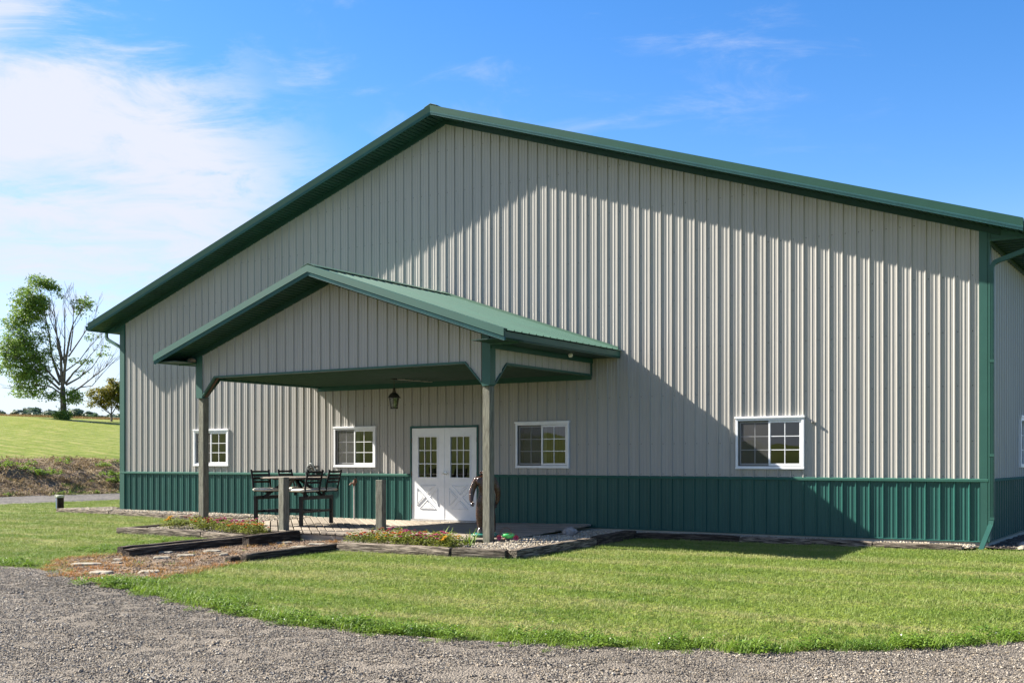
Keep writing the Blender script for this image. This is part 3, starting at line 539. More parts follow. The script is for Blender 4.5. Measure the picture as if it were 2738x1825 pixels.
# double door
b = MB(); b.box(DOOR[0] + .01, DOOR[0] + .045, -.030, .05, .0, 2.005); b.box(DOOR[1] - .045, DOOR[1] - .01, -.030, .05, .0, 2.005); b.box(DOOR[0] + .01, DOOR[1] - .01, -.034, .05, 2.005, 2.045); dfm = b.build('door_frame', 'green', barn)
b = MB(); b.box(DOOR[0] + .045, DOOR[1] - .045, -.05, .05, .004, .034); b.build('threshold', 'pipe', dfm)
MB().box(DOOR[0], DOOR[1], -.045, .03, -.10, .002).build('sill_board', 'skirt', dfm)
mx = (DOOR[0] + DOOR[1]) / 2
for k, (a, c) in enumerate(((DOOR[0] + .05, mx - .003), (mx + .003, DOOR[1] - .05))):
    w = c - a; z0, z1 = .042, 1.998; h = z1 - z0
    ga, gc = a + w * .21, a + w * .79; gz0, gz1 = z1 - h * .537, z1 - h * .098
    b = MB(); ring(b, a, c, -.012, .03, z0, z1, ga - a, gz0 - z0, z1 - gz1)
    if k == 0: b.box(c - .012, c + .022, -.018, -.012, z0, z1)
    d = b.build('door', 'door', barn)
    b = MB(); ring(b, ga - .032, gc + .032, -.024, -.012, gz0 - .032, gz1 + .032, .030); b.build('glazing_frame', 'door', d, bevel=.004)
    MB().quad((ga, .004, gz0), (gc, .004, gz0), (gc, .004, gz1), (ga, .004, gz1)).build('pane', 'glass', d)
    b = MB(); lattice(b, ga, gc, gz0, gz1, 3, 3, -.012, -.002, .017); b.build('muntin_grid', 'white', d)
    xa, xc, za, zc = a + w * .17, a + w * .83, z1 - h * .885, z1 - h * .625; xm, zm = (xa + xc) / 2, (za + zc) / 2; q = .055
    for tri in ([(xa + q, zc), (xc - q, zc), (xm, zm + q)], [(xa + q, za), (xm, zm - q), (xc - q, za)], [(xa, za + q), (xm - q, zm), (xa, zc - q)], [(xc, za + q), (xc, zc - q), (xm + q, zm)]):
        cx, cz = sum(p[0] for p in tri) / 3, sum(p[1] for p in tri) / 3; b = MB()
        def ins(s, y): return [(cx + (x - cx) * s, y, cz + (z - cz) * s) for x, z in tri]
        b.loft([ins(1, -.0122), ins(.93, -.026), ins(.84, -.014), ins(.70, -.0135), ins(.62, -.022)], cap=False); v = ins(.62, -.022); b.add(v, [(0, 1, 2)]); b.build('raised_moulding', 'door', d)
    b = MB()
    for z in (.30, 1.02, 1.74): b.box(*((a - .014, a + .004) if k == 0 else (c - .004, c + .014)), -.024, -.012, z - .05, z + .05)
    b.build('hinge', 'rust', d)
    if k == 1:
        b = MB(); hx = a + .045; b.lathe([(0, 0), (.032, 0), (.030, .012), (0, .014)], 14); v = b.v; b.v = [(hx + x, -.012 - z, 1.03 + y) for x, y, z in v]; b.beam((hx, -.055, 1.03), (hx + .10, -.055, 1.03), .018); b.beam((hx, -.01, 1.03), (hx, -.06, 1.03), .018); b.beam((hx - .075, -.03, 1.035), (hx - .02, -.03, 1.03), .03); b.build('door_handle', 'nickel', d)
b = MB(); b.box(18.60, 18.645, -.045, -.02, 1.96, 1.995); b.lathe([(.0, 0), (.016, .0), (.016, .03), (0, .03)], 10, (18.622, -.05, 1.965)); b.build('wall_sensor', 'rockgrey', barn)
# ------------------------------------------------------------------ the entrance porch
PL, PR, PC, PY = 7.04, 14.216, 10.62, -3.56
EL, ER, EZ, AZ, DP = 6.406, 14.90, 3.44, 4.868, -4.172
porch = thing('entrance_porch', 'gabled entrance porch with green metal roof on two grey wooden posts', 'porch', (PC, -1.8, 0))
def proof(x): return AZ - (AZ - EZ) * abs(x - PC) / ((ER - EL) / 2)
BB = 2.978
def beam_low(u):
    if u <= 7.19: return 2.60
    if u <= 7.53: return 2.60 + (BB - 2.60) * (u - 7.19) / .34
    if u >= 14.06: return 2.60
    if u >= 13.72: return 2.60 + (BB - 2.60) * (14.06 - u) / .34
    return BB
panels('gable_panel', porch, 'wall', lambda u, d, v: (u, PY - d, v), PL + .13, PR - .12, beam_low, lambda u: proof(u) - .2, 10.59, (), (7.19, 7.53, 13.72, 14.06, PC))
def low_trim(b, pts, y0, y1, t=.034):
    for (xa, za), (xb, zb) in zip(pts, pts[1:]): b.bar((xa, 0, za), (xb, 0, zb), [(y0, -.01), (y0, t), (y1, t), (y1, -.01)])
b = MB(); low_trim(b, [(7.17, 2.595), (7.53, BB), (13.72, BB), (14.08, 2.595)], PY - .030, PY + .10, .026); b.build('beam_trim', 'trim', porch)
for x0, x1, s in ((PL - .004, PL + .15, -1), (PR - .138, PR + .004, 1)):
    b = MB(); b.box(x0, x1, PY - .032, PY - .004, 2.585, proof((x0 + x1) / 2) - .22); xs_ = PL if s < 0 else PR
    xx = sorted((xs_ + s * .003, xs_ + s * .032)); b.box(xx[0], xx[1], PY - .032, PY + .13, 2.585, EZ - .15); b.build('corner_trim', 'trim', porch)
    b = MB(); b.box(x0, x1, PY - .034, PY + .15, 2.570, 2.585); b.build('post_cap', 'trim', porch)
def side_low(u):
    if u <= PY + .15: return 2.60
    if u <= PY + .50: return 2.60 + (BB - 2.60) * (u - PY - .15) / .35
    return BB - .012
for s, xs_ in ((-1, PL), (1, PR)):
    panels('side_panel', porch, 'wall', lambda u, d, v: (xs_ + s * d, u, v), PY + .13, -.03, side_low, const(3.26), -.05, (), (PY + .15, PY + .50))
    b = MB(); pts = [(PY + .13, 2.595), (PY + .50, BB - .012), (-.035, BB - .012)]
    for (ya, za), (yb, zb) in zip(pts, pts[1:]): b.loft([[(xs_ + s * d, y, z + t) for d, t in ((-.10, -.01), (-.10, .026), (.030, .026), (.030, -.01))] for y, z in ((ya, za), (yb, zb))])
    b.build('beam_trim', 'trim', porch)
    b = MB(); xx = sorted((xs_ + s * .002, xs_ + s * .026)); b.box(xx[0], xx[1], -.05, -.03, BB - .02, 3.26); b.build('wall_joint_trim', 'green', porch)
    # brace board inside, wood
    b = MB(); xi = xs_ - s * .06; b.beam((xi, PY + .15, 2.60), (xi, PY + .53, 3.0), .045, .05, up=(0, 1, 0)); b.beam((xs_ - s * .14, PY + .06, 2.60), (xs_ - s * .51, PY + .06, 2.99), .045, .05, up=(0, 1, 0)); b.build('brace', 'bracewood', porch)
    # level eave soffit, fascia
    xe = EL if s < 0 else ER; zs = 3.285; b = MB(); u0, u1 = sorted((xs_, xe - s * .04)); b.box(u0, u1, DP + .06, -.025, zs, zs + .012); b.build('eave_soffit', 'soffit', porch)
    b = MB(); f0, f1 = sorted((xe - s * .085, xe - s * .04)); b.box(f0, f1, DP + .05, -.03, zs - .012, EZ - .035); b.build('fascia', 'trim', porch)
    b = MB(); xx = sorted((xs_ + s * .028, xs_ + s * .05)); b.box(xx[0], xx[1], PY, -.03, 3.20, zs); b.build('wall_rake_trim', 'green', porch)
    b = MB(); n = 6
    for i in range(n):
        a = xs_ + (xe - s * .09 - xs_) * i / n; c = xs_ + (xe - s * .09 - xs_) * (i + 1) / n
        b.quad((a, PY - .012, zs), (c, PY - .012, zs), (c, PY - .012, max(zs, proof(c) - .17)), (a, PY - .012, max(zs, proof(a) - .17)))
    u0, u1 = sorted((xs_, xe - s * .09)); b.box(u0, u1, PY - .034, PY - .012, zs - .028, zs + .006); b.build('eave_return', 'trim', porch)
    rake(porch, xe, EZ, PC, AZ, -DP, PY); soffit_run(porch, xe, EZ, PC, AZ, DP + .055, PY - .004)
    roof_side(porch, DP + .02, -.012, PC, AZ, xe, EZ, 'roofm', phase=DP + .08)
    b = MB(); b.bar((PC, 0, AZ + .030), (PC + s * .17, 0, proof(PC + .17) + .024), [(DP + .01, 0), (-.02, 0), (-.02, -.006), (DP + .01, -.006)]); b.build('ridge_cap', 'roofm', porch)
b = MB()
for s in (-1, 1):
    b.bar((PC, 0, AZ + .012), (PC + s * 4.2, 0, proof(PC + 4.2) + .012), [(-.035, .03), (-.024, .03), (-.024, -.03), (-.10, -.028), (-.10, -.018), (-.035, -.018)])
b.build('wall_flashing', 'roofm', porch)
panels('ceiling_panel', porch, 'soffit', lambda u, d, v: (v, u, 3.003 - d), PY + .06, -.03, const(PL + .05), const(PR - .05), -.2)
b = MB(); b.box(PL + .03, PR + .012, -.055, -.026, 2.882, 2.995); b.build('ledger_trim', 'green', porch)
b = MB()
for s, xs_ in ((-1, PL), (1, PR)):
    x = xs_ - s * .075; b = MB(); b.box(x - .072, x + .072, PY + .004, PY + .148, -.35, 2.57); b.build('post', 'post', porch, bevel=.008)
b = MB(); b.tube([(10.24, -1.10, 2.985), (10.36, -.06, 2.985)], .011, 8); b.build('conduit', 'pipe', porch)
b = MB(); b.lathe([(0, 0), (.03, .0), (.045, .04), (.03, .07), (0, .07)], 12, (14.52, -1.35, 3.205)); b.build('flood_light', 'white', porch)
# ------------------------------------------------------------------ deck
def dz(x, y): return .004 + max(0, x - 11) * (.019 + .0088 * y)
deck = thing('wooden_deck', 'low weathered wooden deck of diagonal planks meeting in a chevron before the door', 'deck', (10.6, -2.2, 0))
SEAM = 10.88
POLYL = [(6.85, -.035), (SEAM - .004, -.035), (SEAM - .004, -4.10), (9.5, -4.10), (7.55, -2.85)]
POLYR = [(SEAM + .004, -.035), (14.24, -.035), (14.30, -3.30), (13.55, -4.05), (SEAM + .004, -4.10)]
def clip(poly, n, c):  # keep dot(p,n) <= c
    out = []
    for i, p in enumerate(poly):
        q = poly[(i + 1) % len(poly)]; dp, dq = p[0] * n[0] + p[1] * n[1] - c, q[0] * n[0] + q[1] * n[1] - c
        if dp <= 0: out.append(p)
        if dp * dq < 0: t = dp / (dp - dq); out.append((p[0] + (q[0] - p[0]) * t, p[1] + (q[1] - p[1]) * t))
    return out
DC = Vector((10.6, -2.2, 0))
for poly, n, ang in ((POLYL, (.7071, .7071), R(135)), (POLYR, (-.7071, .7071), R(45))):
    if Vector((0, 0)): pass
    ds_ = [p[0] * n[0] + p[1] * n[1] for p in poly]; s = min(ds_)
    while s < max(ds_):
        q = clip(clip(poly, n, s + .124), (-n[0], -n[1]), -s - .0)
        s += .1475
        if len(q) < 3: continue
        area = abs(sum(q[i][0] * q[(i + 1) % len(q)][1] - q[(i + 1) % len(q)][0] * q[i][1] for i in range(len(q)))) / 2
        if area < .004: continue
        q = [p for i, p in enumerate(q) if math.dist(p, q[i - 1]) > .002]
        h = random.uniform(-.004, .004); Rm = Matrix.Rotation(-ang, 3, 'Z')
        c = Vector((sum(p[0] for p in q) / len(q), sum(p[1] for p in q) / len(q), 0))
        top = [Rm @ Vector((x - c.x, y - c.y, dz(x, y) + h)) for x, y in q]; bot = [v - Vector((0, 0, .034)) for v in top]
        b = MB(); b.loft([bot, top]); b.build('plank', 'deck', deck, loc=c - DC, rot=(0, 0, ang), bevel=.004)
for a, c in (((9.4, -4.06), (11.2, -4.06)), ((11.21, -4.06), (13.5, -4.03))):
    b = MB(); b.box(a[0], c[0], a[1], a[1] + .04, -.30, -.046); b.build('skirt_board', 'skirt', deck)
b = MB(); b.box(14.20, 14.24, -3.2, -.04, -.3, -.05); b.build('skirt_board', 'skirt', deck)
# two cut-off posts
def stub(x, y, z0, z1, label, rot):
    o = thing('short_post', label, 'post', (x, y, z0), rot, 'cut off wooden posts at the deck edge')
    b = MB(); b.loft([[(sx * .072, sy * .072, z) for sx, sy in ((-1, -1), (1, -1), (1, 1), (-1, 1))] for z in (-.3, .45, z1 - z0 - .006 * 1)]); obj('post', b.mesh('post', 'post'), o, loc=(0, 0, 0)); o.children[0].modifiers.new('b', 'BEVEL').width = .006
stub(9.80, -3.93, -.02, 1.00, 'short square wooden post standing in front of the black dining table', R(-4))
stub(11.58, -3.24, 0, .955, 'short square wooden post standing in front of the white double door', R(6))
# ------------------------------------------------------------------ landscape timbers
def timber(p0, p1, w, h, label, m='timber', jit=.008, dz0=0, dz1=0, top=.13):
    x0, y0 = p0; x1, y1 = p1; L = math.hypot(x1 - x0, y1 - y0); z0 = g(x0, y0) + top + dz0; z1 = g(x1, y1) + top + dz1
    b = MB(); n = max(4, int(L / .18)); rings = []; sd = random.random() * 50
    for i in range(n + 1):
        x = L * i / n; e = .985 if 0 < i < n else .93; r = []
        for y, z in ((-.5, -1), (.5, -1), (.54, -.5), (.5, -.08), (.38, 0), (-.38, 0), (-.5, -.08), (-.54, -.5)):
            k = mnoise.noise((x * 2.2 + sd, y * 4, z * 4)) * jit * 1.6
            r.append((x + (random.uniform(-.012, .012) if i in (0, n) else 0), y * w * e + k, z * h * e + mnoise.noise((x * 1.6 + sd, 7, z)) * jit + (-.012 if i in (0, n) else 0)))
        rings.append(r)
    b.loft(rings); me = b.mesh('landscape_timber', m, False)
    o = obj('landscape_timber', me, None, loc=(x0, y0, z0), rot=(0, -math.atan2(z1 - z0, L), math.atan2(y1 - y0, x1 - x0))); tag(o, label, 'timber', 'timbers edging the beds and path'); return o
timber((9.98, -4.95), (9.96, -7.62), .15, .22, 'long dark timber along the left side of the stone path', 'timberdark')
timber((9.80, -4.75), (9.60, -7.45), .15, .20, 'grey timber doubled behind the long dark timber left of the path', 'timberdark', top=.14)
timber((10.32, -4.12), (10.38, -5.45), .16, .24, 'raised short dark timber between the deck corner and the stone path', 'timberdark', top=.19)
timber((12.22, -4.98), (12.14, -7.18), .15, .2, 'dark timber along the right side of the stone path beside the lawn', 'timberdark', top=.11)
timber((12.08, -7.24), (12.05, -7.40), .15, .15, 'short block of timber at the driveway end of the path edging', 'timberdark', top=.09)
timber((12.32, -5.20), (14.55, -5.12), .17, .19, 'long weathered timber in front of the right flower bed', top=.14)
timber((14.60, -5.12), (15.50, -4.99), .17, .20, 'short weathered timber in front of the white pebbles by the right post', top=.14)
timber((15.62, -5.02), (15.68, -2.62), .16, .20, 'dark timber running back from the front corner of the right pebble bed', top=.14)
timber((15.68, -2.58), (15.60, -.98), .17, .21, 'dark shaded timber nearest the wall at the right end of the pebble bed', 'timberdark', top=.15)
timber((15.70, -1.02), (17.60, -.86), .15, .16, 'timber in shade along the wall, first to the right of the porch', 'timberdark', top=.11)
timber((17.64, -.86), (19.85, -.80), .15, .15, 'middle timber along the green wall under the right window', top=.10)
timber((19.88, -.80), (21.22, -.72), .15, .13, 'sunlit timber along the wall next to the downspout', top=.09)
timber((5.80, -4.52), (8.20, -4.46), .16, .16, 'pale rounded timber with a free end on the left lawn', top=.13)
timber((8.24, -4.47), (9.62, -4.74), .15, .15, 'timber between the pale one and the path, in front of the left flowers', top=.12)
timber((5.86, -4.38), (5.98, -2.62), .14, .15, 'dark timber running back toward the left porch post', 'timberdark', top=.12)
timber((6.00, -2.58), (6.08, -.92), .14, .15, 'dark timber behind the left porch post near the wall', 'timberdark', top=.13)
timber((-2.10, -.38), (.30, -.54), .15, .13, 'weathered timber at the far left corner of the barn', top=.11)
timber((.33, -.54), (2.93, -.98), .15, .13, 'second timber from the left barn corner along the wall', top=.10)
timber((2.96, -1.0), (4.45, -1.06), .15, .13, 'timber along the wall below the leftmost window', top=.10)
timber((4.48, -1.06), (6.0, -.92), .15, .13, 'timber along the wall just left of the dining table', top=.10)
timber((-1.95, -.2), (-1.45, 1.6), .13, .12, 'dark timber turning back around the left barn corner', 'timberdark', top=.09)
# ------------------------------------------------------------------ table with four attached swivel chairs
TC = Vector((8.79, -2.61, .02)); ta = R(12)
tab = thing('dining_table', 'black metal dining table with four attached swivel chairs on the deck', 'table', TC, ta)
loc0 = (0, 0, 0)
def tb(name, b, m, parent=tab, **kw): return b.build(name, m, parent, loc=loc0, **kw)
b = MB(); b.lathe([(0, .925), (.66, .925), (.68, .935), (.68, .948), (.66, .955), (0, .955)], 28); tb('tabletop', b, 'tabletop')
b = MB()
for s in (-1, 1):
    b.beam((s * .52, -.62, .545), (s * .52, .62, .545), .06, .07); b.beam((s * .52, -.58, .27), (s * .52, .58, .27), .035, .045)
    b.beam((s * .50, -.33, .55), (s * .06, -.05, .92), .055, .055); b.beam((s * .50, .33, .55), (s * .06, .05, .92), .055, .055)
b.beam((-.52, -.30, .27), (.52, -.30, .27), .04, .05); b.beam((-.52, .30, .27), (.52, .30, .27), .04, .05); b.box(-.3, .3, -.3, .3, .90, .925)
tb('table_frame', b, 'black')
for sx in (-1, 1):
    for sy in (-1, 1): tb('leg', MB().beam((sx * .52, sy * .58, 0), (sx * .52, sy * .58, .51), .062), 'black')
Ri = Matrix.Rotation(-ta, 3, 'Z')
for (x, y), fa in (((8.42, -2.98), -14), ((8.36, -2.12), 2), ((9.43, -2.98), 178), ((9.23, -2.22), 186)):
    p = Ri @ (Vector((x, y, .02)) - TC)
    b = MB(); b.lathe([(.03, .56), (.03, .64), (.09, .645), (.09, .66), (0, .66)], 10); b.box(-.21, .21, -.20, .20, .66, .675)
    s = b.build('swivel_seat', 'black', tab, loc=p, rot=(0, 0, R(fa) - ta))
    b = MB(); b.loft([[(sx * (.215 - i), sy * (.215 - i), z) for sx, sy in ((-1, -1), (-.4, -1.04), (.4, -1.04), (1, -1), (1.03, 0), (1, 1), (.4, 1.04), (-.4, 1.04), (-1, 1), (-1.0, 0))] for i, z in ((.012, .672), (0, .69), (0, .712), (.02, .728), (.06, .735))]); b.build('cushion', 'seat', s, loc=loc0, smooth=True)
    b = MB()
    for sy in (-1, 1): MB().tube([(-.16, sy * .19, .665), (-.20, sy * .195, .68), (-.235, sy * .197, .85), (-.30, sy * .20, 1.10)], .020, 8).build('back_post', 'black', s, loc=loc0)
    
    for i in range(4):
        z = .855 + i * .068; xx = -.237 - (z - .85) * .27; b = MB(); rr = []
        for k in range(6):
            t = -1 + 2 * k / 5; cx = xx - .028 * (1 - t * t); rr.append([(cx - .006, t * .185, z - .021), (cx + .006, t * .185, z - .021), (cx + .006, t * .185, z + .021), (cx - .006, t * .185, z + .021)])
        b.loft(rr); b.build('back_slat', 'brown', s, loc=loc0)
# ------------------------------------------------------------------ hydrant, hose, lantern
hy = thing('yard_hydrant', 'rusty headed yard hydrant on a thin grey pipe by the green wall', 'hydrant', (8.345, -.255, .01))
MB().tube([(0, 0, -.02), (0, 0, .75)], .017, 8).build('standpipe', 'pipe', hy, loc=loc0)
b = MB(); b.tube([(0, 0, .73), (0, 0, .80), (.01, 0, .86)], [.03, .034, .022], 10); b.tube([(0, 0, .79), (-.06, -.04, .785), (-.085, -.055, .745)], [.022, .02, .019], 8); b.build('hydrant_head', 'rust', hy, loc=loc0)
b = MB(); b.beam((.0, 0, .85), (.035, .01, .90), .04, .016); b.beam((.035, .01, .90), (.06, .015, .80), .03, .014); b.build('lever_handle', 'rust', hy, loc=loc0)
ho = thing('garden_hose', 'grey garden hose coiled on a wall hanger behind the dining chairs', 'hose', (6.92, 0, 1.07))
b = MB(); b.box(-.035, .035, -.12, -.02, .07, .085); b.tube([(.13, -.03, .10), (.10, -.10, .085), (0, -.12, .075), (-.10, -.10, .085), (-.13, -.03, .10)], .02, 6); b.box(-.03, .03, -.03, -.021, .0, .12); b.build('hose_hanger', 'bronze', ho, loc=loc0)
b = MB()
for k in range(4):
    rx, rz = .118 + .014 * k, .135 + .018 * k; y = -.06 - .024 * k; pts = []
    for i in range(25):
        t = 2 * math.pi * i / 24; sh = 1 - .42 * max(0, math.sin(t)); pts.append((rx * math.cos(t) * sh + .01 * math.sin(k * 3), y, rz * math.sin(t) - .035 + .012 * math.cos(k * 2.1)))
    b.tube(pts, .0125, 7, False)
b.tube([(.12, -.08, -.08), (.17, -.10, -.03), (.20, -.11, .02)], .012, 7); b.build('hose_coil', 'hose', ho, loc=loc0, smooth=True)
la = thing('hanging_lantern', 'dark bronze lantern hanging from the porch ceiling before the door', 'lantern', (10.24, -1.2, 2.37))
b = MB(); b.lathe([(0, .602), (.07, .602), (.065, .622), (.03, .632), (0, .632)], 14); b.tube([(0, 0, .42), (0, 0, .61)], .007, 6); b.build('canopy_and_rod', 'bronze', la, loc=loc0)
b = MB(); b.lathe([(0, .43), (.012, .43), (.03, .40), (.022, .375), (.04, .36), (.036, .335), (.07, .315), (.105, .275), (.118, .245), (.138, .232), (.138, .222), (.0, .222)], 18); b.build('lantern_cap', 'bronze', la, loc=loc0)
b = MB()
for k in range(6):
    t = math.pi * k / 3; b.beam((.102 * math.cos(t), .102 * math.sin(t), .225), (.068 * math.cos(t), .068 * math.sin(t), .012), .010)
b.lathe([(0, 0), (.075, 0), (.08, .008), (.075, .018), (0, .018)], 16); b.build('lantern_cage', 'bronze', la, loc=loc0)
b = MB(); b.loft([[(r * math.cos(math.pi * k / 3), r * math.sin(math.pi * k / 3), z) for k in range(6)] for r, z in ((.064, .018), (.097, .222))], False); b.build('lantern_glass', 'lampglass', la, loc=loc0)
b = MB(); b.lathe([(0, .16), (.012, .16), (.012, .12), (.026, .095), (.028, .075), (.018, .055), (0, .05)], 12); b.build('bulb', 'bulb', la, loc=loc0, smooth=True)
ne = MB(); ne.ball((6.93, PY - .08, 3.335), (.11, .07, .055), 9, 6, .15); tag(ne.build('bird_nest', 'nest', None), 'brown bird nest tucked under the left porch eave', 'nest')
# ------------------------------------------------------------------ statue
st = thing('statue', 'glossy dark brown hairy figure statue behind the right porch post', 'statue', (13.86, -3.18, dz(13.86, -3.18)), R(32.9))
def skinned(name, V, E, Rr, m, parent, loc, sub=2, root=0):
    me = bpy.data.meshes.new(name); me.from_pydata(V, E, []); me.materials.append(M[m]); o = obj(name, me, parent, loc=loc)
    o.modifiers.new('skin', 'SKIN'); sv = me.skin_vertices[0].data
    for i, r in enumerate(Rr): sv[i].radius = (r, r) if not isinstance(r, tuple) else r; sv[i].use_root = (i == root)
    s = o.modifiers.new('sub', 'SUBSURF'); s.levels = sub; s.render_levels = sub
    return o
V = [(0, 0, .60), (0, .01, .72), (0, .01, .86), (0, 0, .97), (0, -.01, 1.03), (0, -.02, 1.09), (0, -.025, 1.145),   # 0 pelvis..6 crown
     (-.15, 0, .965), (-.215, .01, .82), (-.235, -.02, .70), (-.235, -.05, .62), (-.225, -.065, .575),   # left arm 7-11
     (.15, 0, .965), (.215, .02, .80), (.225, .05, .66), (.20, .05, .58), (.19, .045, .535),   # right arm 12-16
     (-.085, 0, .55), (-.10, -.015, .32), (-.085, .02, .13), (-.085, -.05, .085),   # left leg 17-20
     (.085, 0, .55), (.13, -.03, .32), (.15, .0, .13), (.155, -.08, .085)]
E = [(0, 1), (1, 2), (2, 3), (3, 4), (4, 5), (5, 6), (3, 7), (7, 8), (8, 9), (9, 10), (10, 11), (3, 12), (12, 13), (13, 14), (14, 15), (15, 16), (0, 17), (17, 18), (18, 19), (19, 20), (0, 21), (21, 22), (22, 23), (23, 24)]
Rr = [k * 1.05 for k in [.105, .10, .125, .105, .062, .078, .045, .068, .056, .045, .036, .03, .068, .058, .048, .036, .03, .085, .06, .042, .035, .085, .06, .042, .035]]
skinned('body', V, E, Rr, 'statue', st, (0, 0, .02))
for s, (hx, hy_, hz) in ((-1, (-.225, -.065, .575)), (1, (.19, .045, .535))):   # fingers curled into the palm
    for k in range(4):
        o = (k - 1.5) * .017; b = MB(); b.tube([(hx + o * .3, hy_ - .02 + o, hz), (hx + o * .3 - s * .004, hy_ - .03 + o, hz - .035), (hx - s * .02, hy_ - .025 + o, hz - .055), (hx - s * .035, hy_ - .015 + o, hz - .04)], [.012, .011, .010, .008], 7); b.build('finger', 'statue', st, loc=(0, 0, .02), smooth=True)
    b = MB(); b.tube([(hx - s * .01, hy_ - .03, hz + .02), (hx - s * .035, hy_ - .05, hz - .005), (hx - s * .04, hy_ - .045, hz - .03)], [.013, .012, .009], 7); b.build('thumb', 'statue', st, loc=(0, 0, .02), smooth=True)
b = MB(); b.ball((0, -.095, 1.11), (.018, .022, .022), 8, 5); b.ball((-.03, -.085, 1.125), (.014, .012, .01), 8, 5); b.ball((.03, -.085, 1.125), (.014, .012, .01), 8, 5); b.ball((0, -.085, 1.075), (.03, .012, .009), 8, 5); b.ball((-.078, -.02, 1.10), (.012, .02, .026), 8, 5); b.ball((.078, -.02, 1.10), (.012, .02, .026), 8, 5); b.build('face', 'statue', st, loc=(0, 0, .02), smooth=True)
b = MB(); b.ball((0, 0, .035), (.24, .15, .055), 18, 8, .05); b.build('base', 'teal', st, loc=loc0, smooth=True)
b = MB(); b.ball((-.10, -.07, .10), (.035, .03, .045), 7, 5, .15); b.build('rock', 'rockgrey', st, loc=loc0)
# green ornament with pink blooms
og = thing('garden_ornament', 'bright green spotted dome ornament with wire hoop and magenta blooms on pebbles', 'ornament', (14.50, -3.42, -.04), R(20))
b = MB(); b.ball((0, 0, .085), (.115, .08, .055), 16, 8); b.build('dome', 'froggreen', og, loc=loc0, smooth=True)
b = MB()
for k in range(16):
    t, q = random.uniform(0, 6.28), random.uniform(.15, .95); x, y = .11 * q * math.cos(t), .076 * q * math.sin(t); z = .085 + .055 * math.sqrt(max(0, 1 - q * q)); b.ball((x, y, z), (.012, .009, .006), 6, 4)
b.build('spots', 'red', og, loc=loc0, kind='stuff')
b = MB(); b.tube([(-.11 + .11 + .11 * math.cos(t) - .05, .05, .06 + .15 * math.sin(t)) for t in lin(0, math.pi, 15)], .006, 6); b.build('wire_hoop', 'rust', og, loc=loc0)
MB().ball((-.05, -.06, .03), (.03, .02, .02), 8, 5).build('foot', 'rust', og, loc=loc0)
for s in (-1, 1):
    b = MB(); c = Vector((s * .145, -.03, .05))
    for k in range(9):
        t = 2 * math.pi * k / 9; d = Vector((math.cos(t), -.5, math.sin(t))) * .055; sd = Vector((-math.sin(t), 0, math.cos(t))) * .016; b.add([c, c + d * .55 + sd, c + d, c + d * .55 - sd], [(0, 1, 2, 3)])
    b.ball(c, (.018, .018, .018), 6, 4); b.build('bloom', 'magenta', og, loc=loc0)
def rock(name, x, y, z, r, m, label, cat, jit=.2, rz=0, group=None, flat=False):
    bm = bmesh.new(); bmesh.ops.create_icosphere(bm, subdivisions=3, radius=1); sd = random.random() * 40
    for v in bm.verts:
        n = v.co.normalized(); k = 1 + jit * mnoise.fractal((n.x * 1.3 + sd, n.y * 1.3, n.z * 1.3), 1, 2.2, 4)
        if flat: n = Vector((math.copysign(abs(n.x) ** .6, n.x), math.copysign(abs(n.y) ** .6, n.y), math.copysign(min(1, abs(n.z) * 1.5), n.z)))
        v.co = Vector((n.x * r[0] * k, n.y * r[1] * k, n.z * r[2] * (1 + (k - 1) * .4)))
    me = bpy.data.meshes.new(name); bm.to_mesh(me); bm.free(); me.materials.append(M[m]); o = obj(name, me, None, loc=(x, y, z), rot=(0, 0, rz)); return tag(o, label, cat, group)
rock('boulder', 14.56, -1.46, -.0, (.14, .11, .10), 'rockgrey', 'grey boulder leaning against the right edge of the deck', 'rock', .35)
rock('boulder', 21.95, .35, -.05, (.10, .08, .06), 'rockgrey', 'small dark rock behind the downspout outlet in the mulch', 'rock', .35)
rock('boulder', 22.02, -.22, -.07, (.09, .06, .05), 'slab', 'small pale rock at the mulch edge right of the downspout', 'rock', .3)
for i, (x, y, w, d, lb) in enumerate([(10.45, -8.72, .48, .24, 'largest flat pale stone nearest the driveway on the path'), (11.58, -9.30, .33, .26, 'pale flat stone at the left foot of the path by the gravel'), (12.12, -8.92, .30, .26, 'thick pale stone at the lawn edge of the path foot'), (10.78, -8.40, .16, .12, 'small pale stone just behind the largest flat stone'), (10.74, -7.55, .27, .22, 'pale stone in the middle of the path, right of the dark timber end'), (10.05, -6.95, .30, .2, 'flat stone against the foot of the long dark timber'), (10.82, -7.15, .28, .22, 'flat grey stone in mid path level with the right timber'), (10.60, -6.40, .30, .24, 'worn flat stone further up the stone path'), (10.35, -8.05, .18, .14, 'small flat stone left of the path middle'), (11.25, -6.75, .14, .12, 'small grey stone beside the right path timber'), (10.62, -4.75, .30, .16, 'flat stone at the top of the path below the deck'), (11.35, -4.72, .32, .16, 'pale slab at the top of the path nearest the deck skirt'), (11.45, -5.25, .30, .18, 'flat slab near the right timber at the top of the path')]):
    rock('stepping_stone', x, y, g(x, y) + .010, (w / 2, d / 2, .030), 'slab', lb, 'stone', .22, random.uniform(-.4, .4) + .5, 'flat stones set in the path', True)
